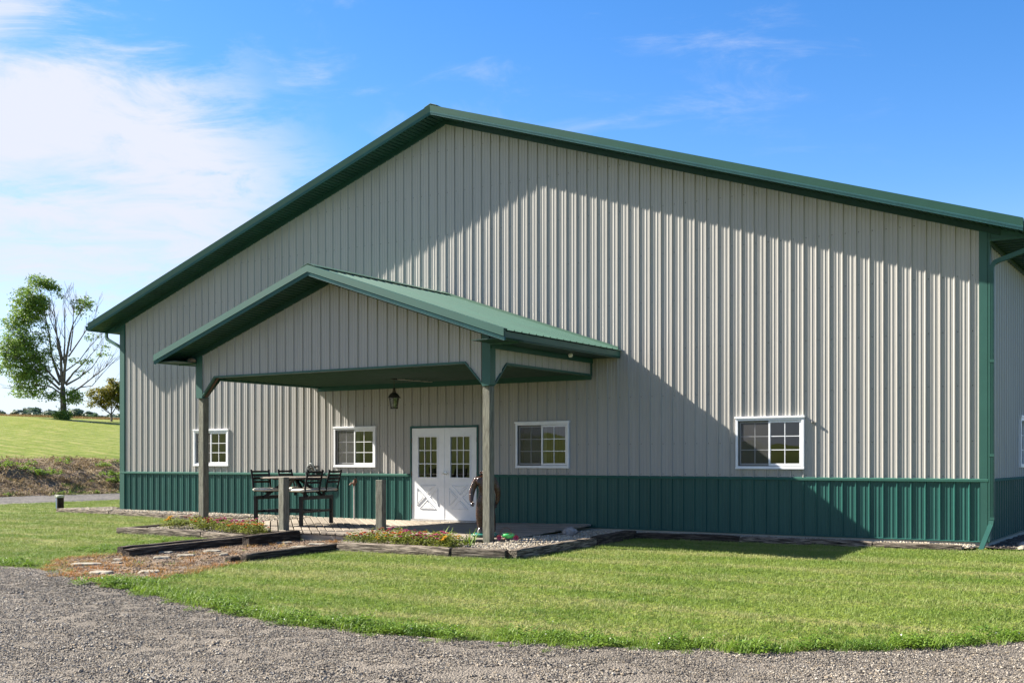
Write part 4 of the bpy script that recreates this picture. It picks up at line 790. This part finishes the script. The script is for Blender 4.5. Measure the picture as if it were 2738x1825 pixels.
# pipe stand at the left corner
bp_ = thing('pipe_stand', 'black well pipe with grey cap and blue conduit on the left lawn', 'pipe', (-3.45, .62, -.12))
b = MB(); b.lathe([(0, -.1), (.095, -.1), (.095, .36), (0, .36)], 18); b.build('casing', 'blackpipe', bp_, loc=loc0)
b = MB(); b.lathe([(0, .355), (.108, .355), (.112, .375), (.112, .41), (.09, .43), (0, .435)], 18); b.box(-.19, -.08, -.06, .02, .36, .44); b.build('cap', 'cap', bp_, loc=loc0, bevel=.008)
MB().tube([(-.122, -.03, -.1), (-.122, -.03, .37)], .022, 8).build('conduit', 'blue', bp_, loc=loc0)
MB().tube([(-.093, -.05, -.1), (-.093, -.05, .36)], .012, 8).build('wire_pipe', 'pipe', bp_, loc=loc0)
# ------------------------------------------------------------------ scattered ground cover
PROTO = bpy.data.collections.new('prototypes')
def scatter(name, protos, pts, scale=(.8, 1.2), label=None, tilt=.0, per=None):
    col = bpy.data.collections.new(name + '_prototypes')
    for k, me in enumerate(protos): col.objects.link(bpy.data.objects.new(name + '_clump', me))
    me = bpy.data.meshes.new(name); me.from_pydata([tuple(p[:3]) for p in pts], [], []); me.update()
    sc = me.attributes.new('size', 'FLOAT', 'POINT'); sc.data.foreach_set('value', [p[3] if len(p) > 3 else 1.0 for p in pts])
    o = obj(name, me); o['kind'] = 'stuff'
    ng = bpy.data.node_groups.new(name, 'GeometryNodeTree'); ng.interface.new_socket('Geometry', in_out='INPUT', socket_type='NodeSocketGeometry'); ng.interface.new_socket('Geometry', in_out='OUTPUT', socket_type='NodeSocketGeometry')
    gi = ng.nodes.new('NodeGroupInput'); go = ng.nodes.new('NodeGroupOutput'); ip = ng.nodes.new('GeometryNodeInstanceOnPoints'); ci = ng.nodes.new('GeometryNodeCollectionInfo')
    ci.inputs['Collection'].default_value = col; ci.inputs['Separate Children'].default_value = True; ci.inputs['Reset Children'].default_value = True
    ip.inputs['Pick Instance'].default_value = True
    rv = ng.nodes.new('FunctionNodeRandomValue'); rv.data_type = 'FLOAT_VECTOR'; rv.inputs[0].default_value = (-tilt, -tilt, 0); rv.inputs[1].default_value = (tilt, tilt, 6.283)
    sv = ng.nodes.new('FunctionNodeRandomValue'); sv.data_type = 'FLOAT'; sv.inputs[2].default_value = scale[0]; sv.inputs[3].default_value = scale[1]; sv.inputs['Seed'].default_value = 5
    na = ng.nodes.new('GeometryNodeInputNamedAttribute'); na.data_type = 'FLOAT'; na.inputs[0].default_value = 'size'
    mu = ng.nodes.new('ShaderNodeMath'); mu.operation = 'MULTIPLY'
    ri = ng.nodes.new('FunctionNodeRandomValue'); ri.data_type = 'INT'; ri.inputs[4].default_value = 0; ri.inputs[5].default_value = len(protos) - 1; ri.inputs['Seed'].default_value = 9
    L = ng.links.new
    L(gi.outputs[0], ip.inputs['Points']); L(ci.outputs[0], ip.inputs['Instance']); L(rv.outputs[0], ip.inputs['Rotation']); L(ri.outputs[2], ip.inputs['Instance Index'])
    L(sv.outputs[1], mu.inputs[0]); L(na.outputs[0], mu.inputs[1]); L(mu.outputs[0], ip.inputs['Scale']); L(ip.outputs[0], go.inputs[0])
    m = o.modifiers.new('scatter', 'NODES'); m.node_group = ng
    return o
def inpoly(x, y, poly):
    c = False; j = len(poly) - 1
    for i in range(len(poly)):
        xi, yi = poly[i]; xj, yj = poly[j]
        if (yi > y) != (yj > y) and x < (xj - xi) * (y - yi) / (yj - yi) + xi: c = not c
        j = i
    return c
def tuft(m, n, size, h, w, lean=.5, segs=2, hj=.45):
    vs, fs = [], []
    for _ in range(n):
        x, y = random.uniform(-size, size) / 2, random.uniform(-size, size) / 2; t = random.uniform(0, 6.283); hh = h * random.uniform(1 - hj, 1 + hj); ww = w * random.uniform(.7, 1.3)
        d = Vector((math.cos(t), math.sin(t), 0)); sd = Vector((-d.y, d.x, 0)) * ww / 2; l = hh * lean * random.uniform(.2, 1.3); p = Vector((x, y, -.01)); q = p + Vector((0, 0, hh * .62)) + d * l * .35; e = p + Vector((0, 0, hh)) + d * l
        k = len(vs); vs += [p - sd, p + sd, q + sd * .8, q - sd * .8, e]; fs += [(k, k + 1, k + 2, k + 3), (k + 3, k + 2, k + 4)]
    me = bpy.data.meshes.new('tuft'); me.from_pydata(vs, [], fs); me.materials.append(M[m]); me.update(); return me
def leafy(m, n, size, h, lw, m2=None, n2=0):
    b = MB()
    for i in range(n + n2):
        b.m = 0 if i < n else 1
        r = size * math.sqrt(random.random()) / 2; t = random.uniform(0, 6.283); c = Vector((r * math.cos(t), r * math.sin(t), h * random.uniform(.25, 1) * (1 - .5 * (2 * r / size) ** 2) + (0.01 if i < n else .02)))
        a = random.uniform(0, 6.283); d = Vector((math.cos(a), math.sin(a), random.uniform(-.2, .7))).normalized(); s = d.cross(Vector((0, 0, 1))).normalized(); L = lw * random.uniform(.7, 1.4) * (1 if i < n else .6)
        up = s.cross(d) * L * .18
        b.add([c, c + d * L * .5 + s * L * .36 + up, c + d * L, c + d * L * .5 - s * L * .36 + up], [(0, 1, 2, 3)])
    return b.mesh('leafy_clump', [m] + ([m2] if m2 else []))
def stones(m, n, size, r0, r1, flat=.6, zj=.006):
    b = MB()
    for _ in range(n):
        x, y = random.uniform(-size, size) / 2, random.uniform(-size, size) / 2; r = r0 + (r1 - r0) * random.random() ** 1.8; Q = Matrix.Rotation(random.uniform(0, 6.28), 3, 'Z') @ Matrix.Rotation(random.uniform(-.5, .5), 3, 'X')
        P = [(1, 0, .1), (.35, .8, -.1), (-.75, .6, .1), (-.9, -.45, -.1), (.3, -.9, .1), (.15, .1, 1), (0, 0, -1)]
        pv = [Q @ Vector((px * r * random.uniform(.75, 1.2), py * r * random.uniform(.6, 1.1), pz * r * flat * random.uniform(.7, 1.2))) + Vector((x, y, r * flat * .35 + random.uniform(0, zj))) for px, py, pz in P]
        b.add(pv, [(i, (i + 1) % 5, 5) for i in range(5)] + [((i + 1) % 5, i, 6) for i in range(5)])
    return b.mesh('stone_cluster', m)
BARNP = [(X0 - .05, -.04), (X1 + .05, -.04), (X1 + .05, 25), (X0 - .05, 25)]
DECKP = [(6.85, 0), (14.3, 0), (14.35, -3.4), (13.6, -4.1), (9.4, -4.15), (7.5, -2.9)]
FULLR = [(12.15, -5.2), (15.6, -5.08), (15.78, -2.6), (15.7, -1.1), (21.3, -.85), (21.35, 0), (12, 0)]
FULLL = [(-2.1, -.5), (.3, -.62), (2.94, -1.07), (4.3, -1.12), (6, -1.0), (5.85, -3), (5.78, -4.6), (8.2, -4.55), (10.1, -4.85), (10.1, 0), (0, 0), (-1.4, 1.5)]
PATHX = [(9.62, -4.1), (12.35, -4.1), (12.3, -7.3), (12.75, -8.6), (12.95, -9.9), (10.3, -9.4), (9.3, -8.6), (9.1, -7.9), (9.5, -7.4)]
def lawn_ok(x, y):
    if y < edge_w(x) + .02: return False
    x2, y2 = x + random.gauss(0, .07), y + random.gauss(0, .07)
    if inpoly(x2, y2, PATH): return False
    for p in (BARNP, DECKP, FULLR, FULLL, MULCH):
        if inpoly(x, y, p): return False
    return x > -8.2 - max(0, y) * .32 + .1
CX, CY = 24.812, -19.232
def inview(x, y, m=1.0):
    dx, dy = x - CX, y - CY; Z = -dx * .5435 + dy * .8395; X = dx * .8395 + dy * .5435
    return Z > 3 and abs(X) < .458 * Z + m
gp = []
st_ = .19; y = -14.0
while y < 9:
    x = -13.0
    while x < 27:
        px, py = x + random.uniform(-.08, .08), y + random.uniform(-.08, .08)
        if inview(px, py) and lawn_ok(px, py):
            d = math.hypot(px - CX, py - CY)
            if d < 22 or random.random() < (.55 if d < 32 else .4): gp.append((px, py, g(px, py), 1.0 if d < 22 else 1.25))
        x += st_
    y += st_
scatter('lawn_grass', [tuft('blade', 95, .27, .034, .0048, .75) for _ in range(6)], gp, (.8, 1.25), tilt=.06)
# driveway stones
sp = []; st_ = .2; y = -16.5
while y < -5:
    x = 6.0
    while x < 27:
        px, py = x + random.uniform(-.1, .1), y + random.uniform(-.1, .1)
        d_ = edge_y(px) - py; tr = max(math.exp(-((d_ - 1.35) / .28) ** 2), math.exp(-((d_ - 2.95) / .28) ** 2))
        if inview(px, py, .6) and py < edge_w(px) + .03 + random.uniform(-.1, .06) and random.random() > .26 * tr * (.6 + .8 * mnoise.noise((px * .6, py * .6, 2))): sp.append((px, py, g(px, py) + .004))
        x += st_
    y += st_
scatter('driveway_stones', [stones('stones', 150, .26, .0045, .0125) if q else stones('stones', 70, .26, .006, .021) for q in range(6)], sp, (.85, 1.15))
# ragged edge of clover and weeds between lawn and gravel
wp, cp, tp = [], [], []
for (x0, y0), (x1, y1) in zip(EDGE[1:-4], EDGE[2:-3]):
    L = math.hypot(x1 - x0, y1 - y0)
    for _ in range(int(L * 34)):
        t = random.random(); x, y = x0 + (x1 - x0) * t, y0 + (y1 - y0) * t
        if not inview(x, y): continue
        y = edge_w(x) + random.gauss(.12, .13)
        if inpoly(x, y, [(9.9, -7), (12.75, -7), (12.7, -10.3), (10.5, -9.9), (9.4, -8.8)]): continue
        s = random.uniform(.5, 1.25) * (1 if y > edge_w(x) else .6)
        dn = mnoise.noise((x * .8, 3.3, 0))
        (cp if random.random() < .55 + dn * .5 else tp).append((x, y, g(x, y), s))
for _ in range(520):   # thin clover in the lawn near the edges and along the left beds
    x = random.uniform(5, 23); y = edge_w(x) + abs(random.gauss(0, .8))
    if lawn_ok(x, y): cp.append((x, y, g(x, y) - .01, random.uniform(.3, .6)))
for _ in range(150):
    t = random.random(); x, y = 8.0 + 1.7 * random.random(), -7.4 + 2.6 * t
    if lawn_ok(x, y): cp.append((x, y, g(x, y), random.uniform(.5, .8)))
for _ in range(60): cp.append((random.uniform(12.3, 13.3), random.uniform(-10.3, -9.5), 0, 1)); x, y, _, _ = cp[-1]; cp[-1] = (x, y, g(x, y), random.uniform(.6, 1.1))
scatter('clover_edge', [leafy('clover', 70, .28, .075, .030, 'whitepetal', 2 if k == 0 else 0) for k in range(4)], cp, (.8, 1.2))
scatter('edge_grass', [tuft('weed', 40, .2, .085, .0075, .8) for _ in range(3)], tp, (.7, 1.2), tilt=.1)
# pebbles
def fill(poly, step, zf, keep=1.0):
    xs_ = [p[0] for p in poly]; ys_ = [p[1] for p in poly]; o = []; y = min(ys_)
    while y < max(ys_):
        x = min(xs_)
        while x < max(xs_):
            px, py = x + random.uniform(-.4, .4) * step, y + random.uniform(-.4, .4) * step
            if inpoly(px, py, poly) and random.random() < keep: o.append((px, py, zf(px, py)))
            x += step
        y += step
    return o
PBR = [(13.9, -5.0), (15.5, -4.9), (15.6, -2.5), (15.5, -.85), (21.3, -.72), (21.3, -.03), (14.28, -.03), (14.34, -3.6), (13.7, -4.2)]
PBL = [(-1.9, -.35), (.3, -.46), (2.94, -.9), (4.3, -.97), (6.1, -.85), (6.0, -3.0), (5.95, -4.3), (8.1, -4.38), (8.6, -4.3), (8.2, -3.25), (7.5, -2.7), (6.9, -.03), (0, -.03), (-1.4, .8)]
scatter('pebbles_right', [stones('pebbles', 26, .2, .013, .028, .75, .012) for _ in range(4)], fill(PBR, .15, lambda x, y: g(x, y) + bedz(x, y)), (.85, 1.15))
scatter('pebbles_left', [stones('pebbles', 26, .2, .015, .030, .75, .012) for _ in range(4)], fill(PBL, .15, lambda x, y: g(x, y) + bedz(x, y)), (.85, 1.2))
scatter('path_gravel', [stones('pathstones', 24, .24, .006, .018, .7) for _ in range(4)], fill(PATH, .2, lambda x, y: g(x, y) + .012), (.8, 1.2))
pg = [(x, y, g(x, y) + .01, random.uniform(.5, 1.2)) for x, y, z in fill(PATH, .16, lambda x, y: 0, .6) if (y < -7.9 and random.random() < .95) or random.random() < .3]
for (xa, ya), (xb, yb) in zip(PATH[2:], PATH[3:] + PATH[:1]):
    for _ in range(int(math.dist((xa, ya), (xb, yb)) * 26)):
        t = random.random(); x, y = xa + (xb - xa) * t + random.gauss(0, .09), ya + (yb - ya) * t + random.gauss(0, .09); pg.append((x, y, g(x, y), random.uniform(.5, 1.2)))
scatter('path_dry_grass', [tuft('rustgrass', 46, .22, .045, .0075, 1.4) for _ in range(4)] + [tuft('weed', 12, .16, .05, .007, .9), tuft('straw', 26, .2, .04, .006, 1.3)], pg, (.7, 1.2), tilt=.2)
scatter('mulch_chips', [stones('bark', 30, .3, .01, .03, .4) for _ in range(3)], fill([(21.55, -.25), (22.2, -.2), (23.1, 1), (23.4, 6), (21.55, 6)], .22, lambda x, y: g(x, y) + .035), (.8, 1.2))
# bank: dead grass and weeds
bp, bw = [], []
for _ in range(5200):
    x = random.uniform(-21.3, -15.9); y = random.uniform(1, 26)
    bp.append((x, y, hill(x) + bank_n(x, y) * .7, random.uniform(.5, 1.4)))
scatter('bank_dry_grass', [tuft('straw', 22, .4, .055, .022, 2.2) for _ in range(4)], bp, (.7, 1.3), tilt=.5)
for _ in range(46):
    cx_, cy_ = random.uniform(-19.9, -16.8), random.uniform(3, 22)
    if mnoise.noise((cx_ * .5, cy_ * .35, 8)) < -.05: continue
    for _ in range(random.randint(1, 4)): bw.append((cx_ + random.gauss(0, .22), cy_ + random.gauss(0, .3), hill(cx_) + .12, random.uniform(.6, 1.3)))
for _ in range(60): x, y = random.uniform(-16.6, -16.0), random.uniform(3, 18); bw.append((x, y, -.14, random.uniform(.3, .7)))
scatter('bank_weeds', [leafy('weed', 46, .5, .24, .10) for _ in range(3)], bw, (.7, 1.3))
wh = [(random.uniform(-71, -62.5), random.uniform(-10, 75), 0, 1) for _ in range(5200)]
wh = [(x, y, hill(x) - .60, 1) for x, y, _, _ in wh]
scatter('wheat_field', [tuft('wheat', 60, .9, .85, .03, .25, hj=.12) for _ in range(3)], wh, (.9, 1.1))
# ------------------------------------------------------------------ bedding flowers
FM = ['flowerleaf', 'orange', 'yellow', 'pink', 'crimson']
def flower_plant(col):
    fol = leafy('flowerleaf', 330, .44, .22, .034); b = MB()
    for _ in range(9):
        t = random.uniform(0, 6.28); r = .13 * math.sqrt(random.random()); h = random.uniform(.14, .19); b.tube([(r * .3 * math.cos(t), r * .3 * math.sin(t), 0), (r * math.cos(t), r * math.sin(t), h)], .003, 4)
    stem = b.mesh('stems', 'flowerleaf'); bl = MB()
    for _ in range(random.randint(8, 12)):
        t = random.uniform(0, 6.28); r = .19 * math.sqrt(random.random()); c = Vector((r * math.cos(t), r * math.sin(t), random.uniform(.19, .25) - r * .35)); R0 = random.uniform(.028, .042)
        for lay in range(2):
            for k in range(7):
                a = 2 * math.pi * (k + lay * .5) / 7; d = Vector((math.cos(a), math.sin(a), .25 + .6 * lay)).normalized() * R0 * (1 - .25 * lay); s = Vector((-math.sin(a), math.cos(a), 0)) * R0 * .36; bl.add([c, c + d * .6 + s, c + d, c + d * .6 - s], [(0, 1, 2, 3)])
        bl.ball(c + Vector((0, 0, R0 * .25)), (R0 * .35, R0 * .35, R0 * .25), 6, 3)
    return fol, stem, bl.mesh('blooms', col)
KIND = {c: [flower_plant(c) for _ in range(2)] for c in FM[1:]}
def plant(x, y, c, label, s=1.0, grp='bedding flowers by the deck'):
    fol, stem, bl = random.choice(KIND[c]); z = g(x, y) + .06; o = thing('flower_plant', label, 'flower', (x, y, z), random.uniform(0, 6.28), grp); o.scale = (s, s, s)
    obj('foliage', fol, o, loc=loc0); obj('stems', stem, o, loc=loc0); obj('blooms', bl, o, loc=loc0, kind='stuff')
row = [(12.42, -4.88, 'orange', 'orange marigold at the left end of the right flower bed by the path'), (12.62, -4.55, 'crimson', 'crimson flower plant at the back left of the right bed'), (12.74, -4.98, 'crimson', 'crimson blooms hanging at the front timber near the left end of the right bed'), (12.98, -4.92, 'yellow', 'yellow marigold beside the crimson blooms in the right bed'), (12.95, -4.5, 'pink', 'dusky pink flower plant behind the short post in front of the door'), (13.25, -4.82, 'orange', 'orange marigold in the middle of the right bed'), (13.28, -4.42, 'crimson', 'dark crimson plant at the deck edge in mid right bed'), (13.52, -4.88, 'pink', 'pale pink plant against the front timber in the middle of the right bed'), (13.60, -4.45, 'orange', 'rusty orange plant at the deck edge right of the bed middle'), (13.80, -4.86, 'crimson', 'red zinnia at the front right of the right bed'), (13.88, -4.48, 'pink', 'bright pink flower plant standing tallest at the right of the right bed'), (14.08, -4.82, 'pink', 'mauve pink plant at the front timber right of the red zinnia'), (14.28, -4.74, 'yellow', 'yellow marigold nearest the right porch post'), (14.36, -4.95, 'yellow', 'yellow marigold at the timber joint beside the white pebbles')]
for x, y, c, l in row: plant(x, y, c, l, random.uniform(1.0, 1.28), 'flowers in the right bed')
row = [(6.75, -3.95, 'yellow', 'small yellow orange flower at the left end of the left bed'), (7.05, -3.70, 'crimson', 'dark leaved plant with few red blooms left of the left porch post'), (7.40, -3.78, 'orange', 'bushy green plant with orange blooms in front of the left porch post'), (7.72, -3.62, 'pink', 'green plant just right of the left porch post foot'), (7.85, -4.05, 'crimson', 'scarlet flower plant by the front timber of the left bed'), (8.15, -3.80, 'pink', 'pink flowered plant in the middle of the left bed'), (8.45, -4.05, 'pink', 'magenta pink plant right of the scarlet one in the left bed'), (8.62, -3.75, 'crimson', 'crimson flowered plant at the deck edge of the left bed'), (8.85, -4.22, 'orange', 'orange marigold beside the front timber of the left bed'), (9.05, -4.0, 'pink', 'pink plant before the table leg in the left bed'), (9.30, -4.28, 'orange', 'bright orange marigold left of the short post'), (9.55, -4.38, 'orange', 'last orange marigold at the right end of the left bed')]
for x, y, c, l in row: plant(x, y, c, l, random.uniform(1.05, 1.3), 'flowers in the left bed')
for x, y, l in ((12.85, -4.2, 'leafy iris blade clump behind the flowers left in the right bed'), (13.75, -4.18, 'pale leafy shoot behind the flowers at the deck edge'), (14.30, -4.28, 'tall pale leafy weed beside the statue base')):
    o = thing('leafy_weed', l, 'weed', (x, y, g(x, y) + .06), random.uniform(0, 6)); obj('leaves', tuft('weed', 16, .14, .24, .022, .8), o, loc=loc0)
# ------------------------------------------------------------------ trees
AX = Vector((.8395, .5435, 0)); AY = Vector((-.5435, .8395, 0))
def crown(blobs, K, lw, density, origin, spray=.34, m=10):
    b = MB(); W_ = Vector((3, 1, 7))
    for (u, v, ru, rv, dn) in blobs:
        rd = min(ru, 1.6)
        for _ in range(int(density * dn * ru * rv / m)):
            a = random.uniform(0, 6.283); c = random.uniform(-1, 1); rr = random.random() ** .42; s = math.sqrt(1 - c * c)
            q = AX * (u + ru * rr * s * math.cos(a)) + AY * (rd * rr * s * math.sin(a)) + Vector((0, 0, v + rv * rr * c))
            if mnoise.noise(q * 1.3 + W_) < -.25 and random.random() < .75: continue
            ax = AX * random.uniform(-1, 1) + AY * random.uniform(-1, 1) + Vector((0, 0, random.uniform(-.5, .6))); ax.normalize(); k = spray * random.uniform(.6, 1.35)
            for _ in range(m):
                p = q + ax * random.uniform(-k, k) + Vector((random.gauss(0, .3), random.gauss(0, .3), random.gauss(0, .2))) * k
                d = Vector((random.uniform(-1, 1), random.uniform(-1, 1), random.uniform(-.8, .35))).normalized(); t = d.cross(Vector((random.uniform(-1, 1), random.uniform(-1, 1), random.uniform(-1, 1)))).normalized(); L = lw * random.uniform(.55, 1.3)
                b.add([p, p + d * L * .5 + t * L * .33, p + d * L, p + d * L * .5 - t * L * .33], [(0, 1, 2, 3)])
    return b
def limbset(limbs, twig=True, tw=.012, dens=1.0):
    b = MB()
    def go(pts, r0, r1, lvl):
        n = len(pts); b.tube(pts, [r0 + (r1 - r0) * i / (n - 1) for i in range(n)], 6 if lvl < 2 else 4)
        if lvl >= 3: return
        for i in range(n - 1):
            if lvl == 0 and i == 0: continue
            L = (pts[i + 1] - pts[i]).length; k = max(1, int(L / (.75 if lvl < 1 else .5) * dens))
            for _ in range(k):
                t = random.random(); p = pts[i].lerp(pts[i + 1], t); d = (pts[i + 1] - pts[i]).normalized(); rr = (r0 + (r1 - r0) * (i + t) / (n - 1)) * .5
                s = AX * random.uniform(-1, 1) + AY * random.uniform(-.8, .8) + Vector((0, 0, random.uniform(-.1, .5))); q = (d * 1.1 + s * .75).normalized(); l = random.uniform(.5, 1.25) * (1.5 if lvl == 0 else .8)
                m1 = p + q * l * .5 + Vector((0, 0, l * .04)); e = m1 + (q + Vector((0, 0, .25))).normalized() * l * .5; go([p, m1, e], max(tw, rr), tw * .6, lvl + 2 if lvl else 1)
    for pts, r0, r1, lv in limbs: go(pts, r0, r1, lv)
    return b
K = .0079
def tp_(x, y): return AX * ((x - 690) * K) + Vector((0, 0, (1627 - y) * K)) + AY * (0)
TX, TY = -57.5, 38.9
big = thing('maple_tree', 'large half dead maple tree, leafy left side and bare branches on the right', 'tree', (TX, TY, hill(TX) - .05))
def L_(pts, r0, r1, lv=0):
    dy = random.uniform(-1, 1) * (lv < 3); n = len(pts); return ([tp_(x, y) + AY * dy * 1.4 * i / n for i, (x, y) in enumerate(pts)], r0, r1, lv)
limbs = [L_([(690, 1650), (688, 1500), (682, 1380), (680, 1280)], .27, .20, 3), L_([(680, 1290), (672, 1150), (668, 960), (640, 820), (615, 560), (600, 400)], .15, .018), L_([(690, 1250), (712, 1100), (745, 950), (790, 750), (830, 640), (960, 430)], .14, .018), L_([(660, 1230), (600, 1080), (550, 950), (520, 740), (460, 480), (400, 220)], .13, .02), L_([(650, 1260), (560, 1150), (400, 960), (220, 700)], .11, .02), L_([(650, 1310), (520, 1180), (350, 1060), (130, 920)], .10, .02), L_([(660, 1350), (560, 1280), (380, 1260), (250, 1300)], .08, .02), L_([(705, 1250), (790, 1130), (920, 1000), (1050, 840)], .10, .015), L_([(715, 1260), (850, 1190), (1000, 1080), (1110, 930)], .09, .014), L_([(740, 1360), (850, 1290), (960, 1200), (1110, 1080), (1215, 965)], .09, .013), L_([(860, 1285), (1000, 1270), (1120, 1140), (1265, 1000)], .05, .012), L_([(690, 1030), (712, 800), (720, 560), (716, 350)], .08, .012), L_([(675, 1000), (650, 800), (560, 560), (545, 480)], .07, .012), L_([(740, 960), (860, 780), (960, 620), (1040, 510)], .07, .012), L_([(760, 900), (800, 700), (820, 480), (805, 340)], .06, .012), L_([(700, 1120), (860, 1010), (960, 880), (1120, 720)], .06, .012)]
limbset(limbs, dens=1.5, tw=.013).build('trunk', 'bark', big, loc=loc0)
BL = [(430, 180, 130, 80, 1), (330, 330, 165, 110, 1), (300, 480, 190, 120, 1), (440, 400, 110, 110, 1), (200, 620, 140, 110, 1), (400, 560, 110, 80, .6), (250, 780, 220, 120, 1), (110, 900, 115, 110, 1), (300, 930, 250, 120, .9), (220, 1080, 220, 110, 1), (420, 1060, 150, 110, .8), (350, 1200, 230, 110, .9), (310, 1330, 190, 70, .8), (560, 1370, 110, 60, .7), (600, 230, 55, 60, .7), (640, 320, 30, 30, .7), (520, 200, 70, 70, .8), (900, 390, 105, 55, .8), (850, 470, 65, 60, .45), (960, 440, 50, 60, .35), (790, 1380, 105, 95, 1.1), (690, 1520, 28, 60, .8), (1080, 940, 75, 22, .5), (960, 1010, 80, 35, .4), (820, 1000, 70, 45, .35), (600, 1010, 60, 90, .25), (880, 1130, 90, 30, .25), (1010, 760, 90, 40, .3), (560, 880, 60, 90, .3), (480, 700, 90, 110, .35), (1120, 860, 60, 30, .3)]
crown([((u - 690) * K, (1627 - v) * K, ru * K, rv * K, d) for u, v, ru, rv, d in BL], 1, .165, 2100, None).build('crown', 'leaf', big, loc=loc0)
sh = thing('shrub', 'round green shrub growing around the foot of the half dead maple', 'shrub', (TX + .3, TY - .3, hill(TX) - .1))
crown([(-.02, .36, .78, .42, 1), (-.45, .25, .4, .3, 1), (.4, .25, .45, .32, 1)], 1, .15, 2200, None, .2).build('foliage', 'leaf', sh, loc=loc0)
MB().tube([(0, 0, -.1), (0, 0, .5)], .04, 6).build('stem', 'bark', sh, loc=loc0)
SX, SY = -55.9, 42.4
sm = thing('small_tree', 'small ornamental tree with rusty green leaves behind the barn corner', 'tree', (SX, SY, hill(SX) - .05)); 
def ts(x, y): return AX * ((x - 1185) * K) + Vector((0, 0, (1627 - y) * K))
def Ls(pts, r0, r1, lv=1): dy = random.uniform(-1, 1); n = len(pts); return ([ts(x, y) + AY * dy * .8 * i / n for i, (x, y) in enumerate(pts)], r0, r1, lv)
limbset([Ls([(1185, 1650), (1188, 1560), (1180, 1530)], .10, .08, 3), Ls([(1180, 1540), (1120, 1500), (1060, 1440), (980, 1330)], .055, .015), Ls([(1185, 1530), (1180, 1420), (1150, 1300), (1180, 1180)], .05, .015), Ls([(1190, 1540), (1240, 1460), (1290, 1350), (1300, 1230)], .05, .015), Ls([(1130, 1500), (1090, 1400), (1090, 1300)], .035, .012)]).build('trunk', 'bark', sm, loc=loc0)
crown([((u - 1185) * K, (1627 - v) * K, ru * K, rv * K, d) for u, v, ru, rv, d in [(1120, 1310, 150, 70, 1), (1230, 1240, 90, 80, 1), (1060, 1390, 110, 60, .9), (1220, 1380, 130, 90, 1), (1180, 1190, 45, 40, .8), (985, 1320, 60, 45, .9), (960, 1440, 35, 40, .8), (1340, 1330, 120, 120, 1), (1330, 1460, 90, 50, .7), (1120, 1450, 90, 35, .5)]], 1, .16, 2600, None, .25).build('crown', 'leafrust', sm, loc=loc0)
# far tree line beyond the field
def far_tree(k):
    b = MB(); h = random.uniform(5.5, 7.5); n = random.randint(6, 9)
    for i in range(n):
        c = Vector((random.gauss(0, 1.9), random.gauss(0, 1.7), h * random.uniform(.40, .82))); r = random.uniform(1.1, 1.9)
        for _ in range(130):
            d = Vector((random.gauss(0, 1), random.gauss(0, 1), random.gauss(0, 1))).normalized(); p = c + d * r * random.uniform(.75, 1.05); p.z = c.z + (p.z - c.z) * .75
            t = d.orthogonal().normalized(); q = d.cross(t); a = random.uniform(0, 6.28); t, q = t * math.cos(a) + q * math.sin(a), q * math.cos(a) - t * math.sin(a); L = random.uniform(.3, .65); d2 = d * random.uniform(-.3, .3)
            b.add([p - t * L + d2, p - q * L * .6, p + t * L - d2, p + q * L * .6], [(0, 1, 2, 3)])
    t = MB(); t.tube([(0, 0, -2), (.1, 0, h * .3), (0, .1, h * .6)], [.35, .25, .12], 6)
    return b.mesh('crown', 'leaffar'), t.mesh('trunk', 'bark')
FT = [far_tree(k) for k in range(6)]
for i in range(24):
    y = 106 + i * 3.0 + random.uniform(-1.5, 1.5); x = -205 + random.uniform(-10, 10)
    o = thing('far_tree', 'distant dark green tree in the line beyond the wheat field', 'tree', (x, y, 0), random.uniform(0, 6.28), 'trees along the far field edge'); s = random.uniform(.8, 1.15); o.location.z = 12.9 + random.uniform(-.5, .5) - 5.5 * s
    if i == 11: s = 1.25; o.location.z = 14.0 - 5.5 * s
    if i == 11: o['label'] = 'largest rounded distant tree seen just right of the maple trunk'
    o.scale = (s * 1.15, s * 1.15, s * .85); c, t = random.choice(FT); obj('crown', c, o, loc=loc0); obj('trunk', t, o, loc=loc0)
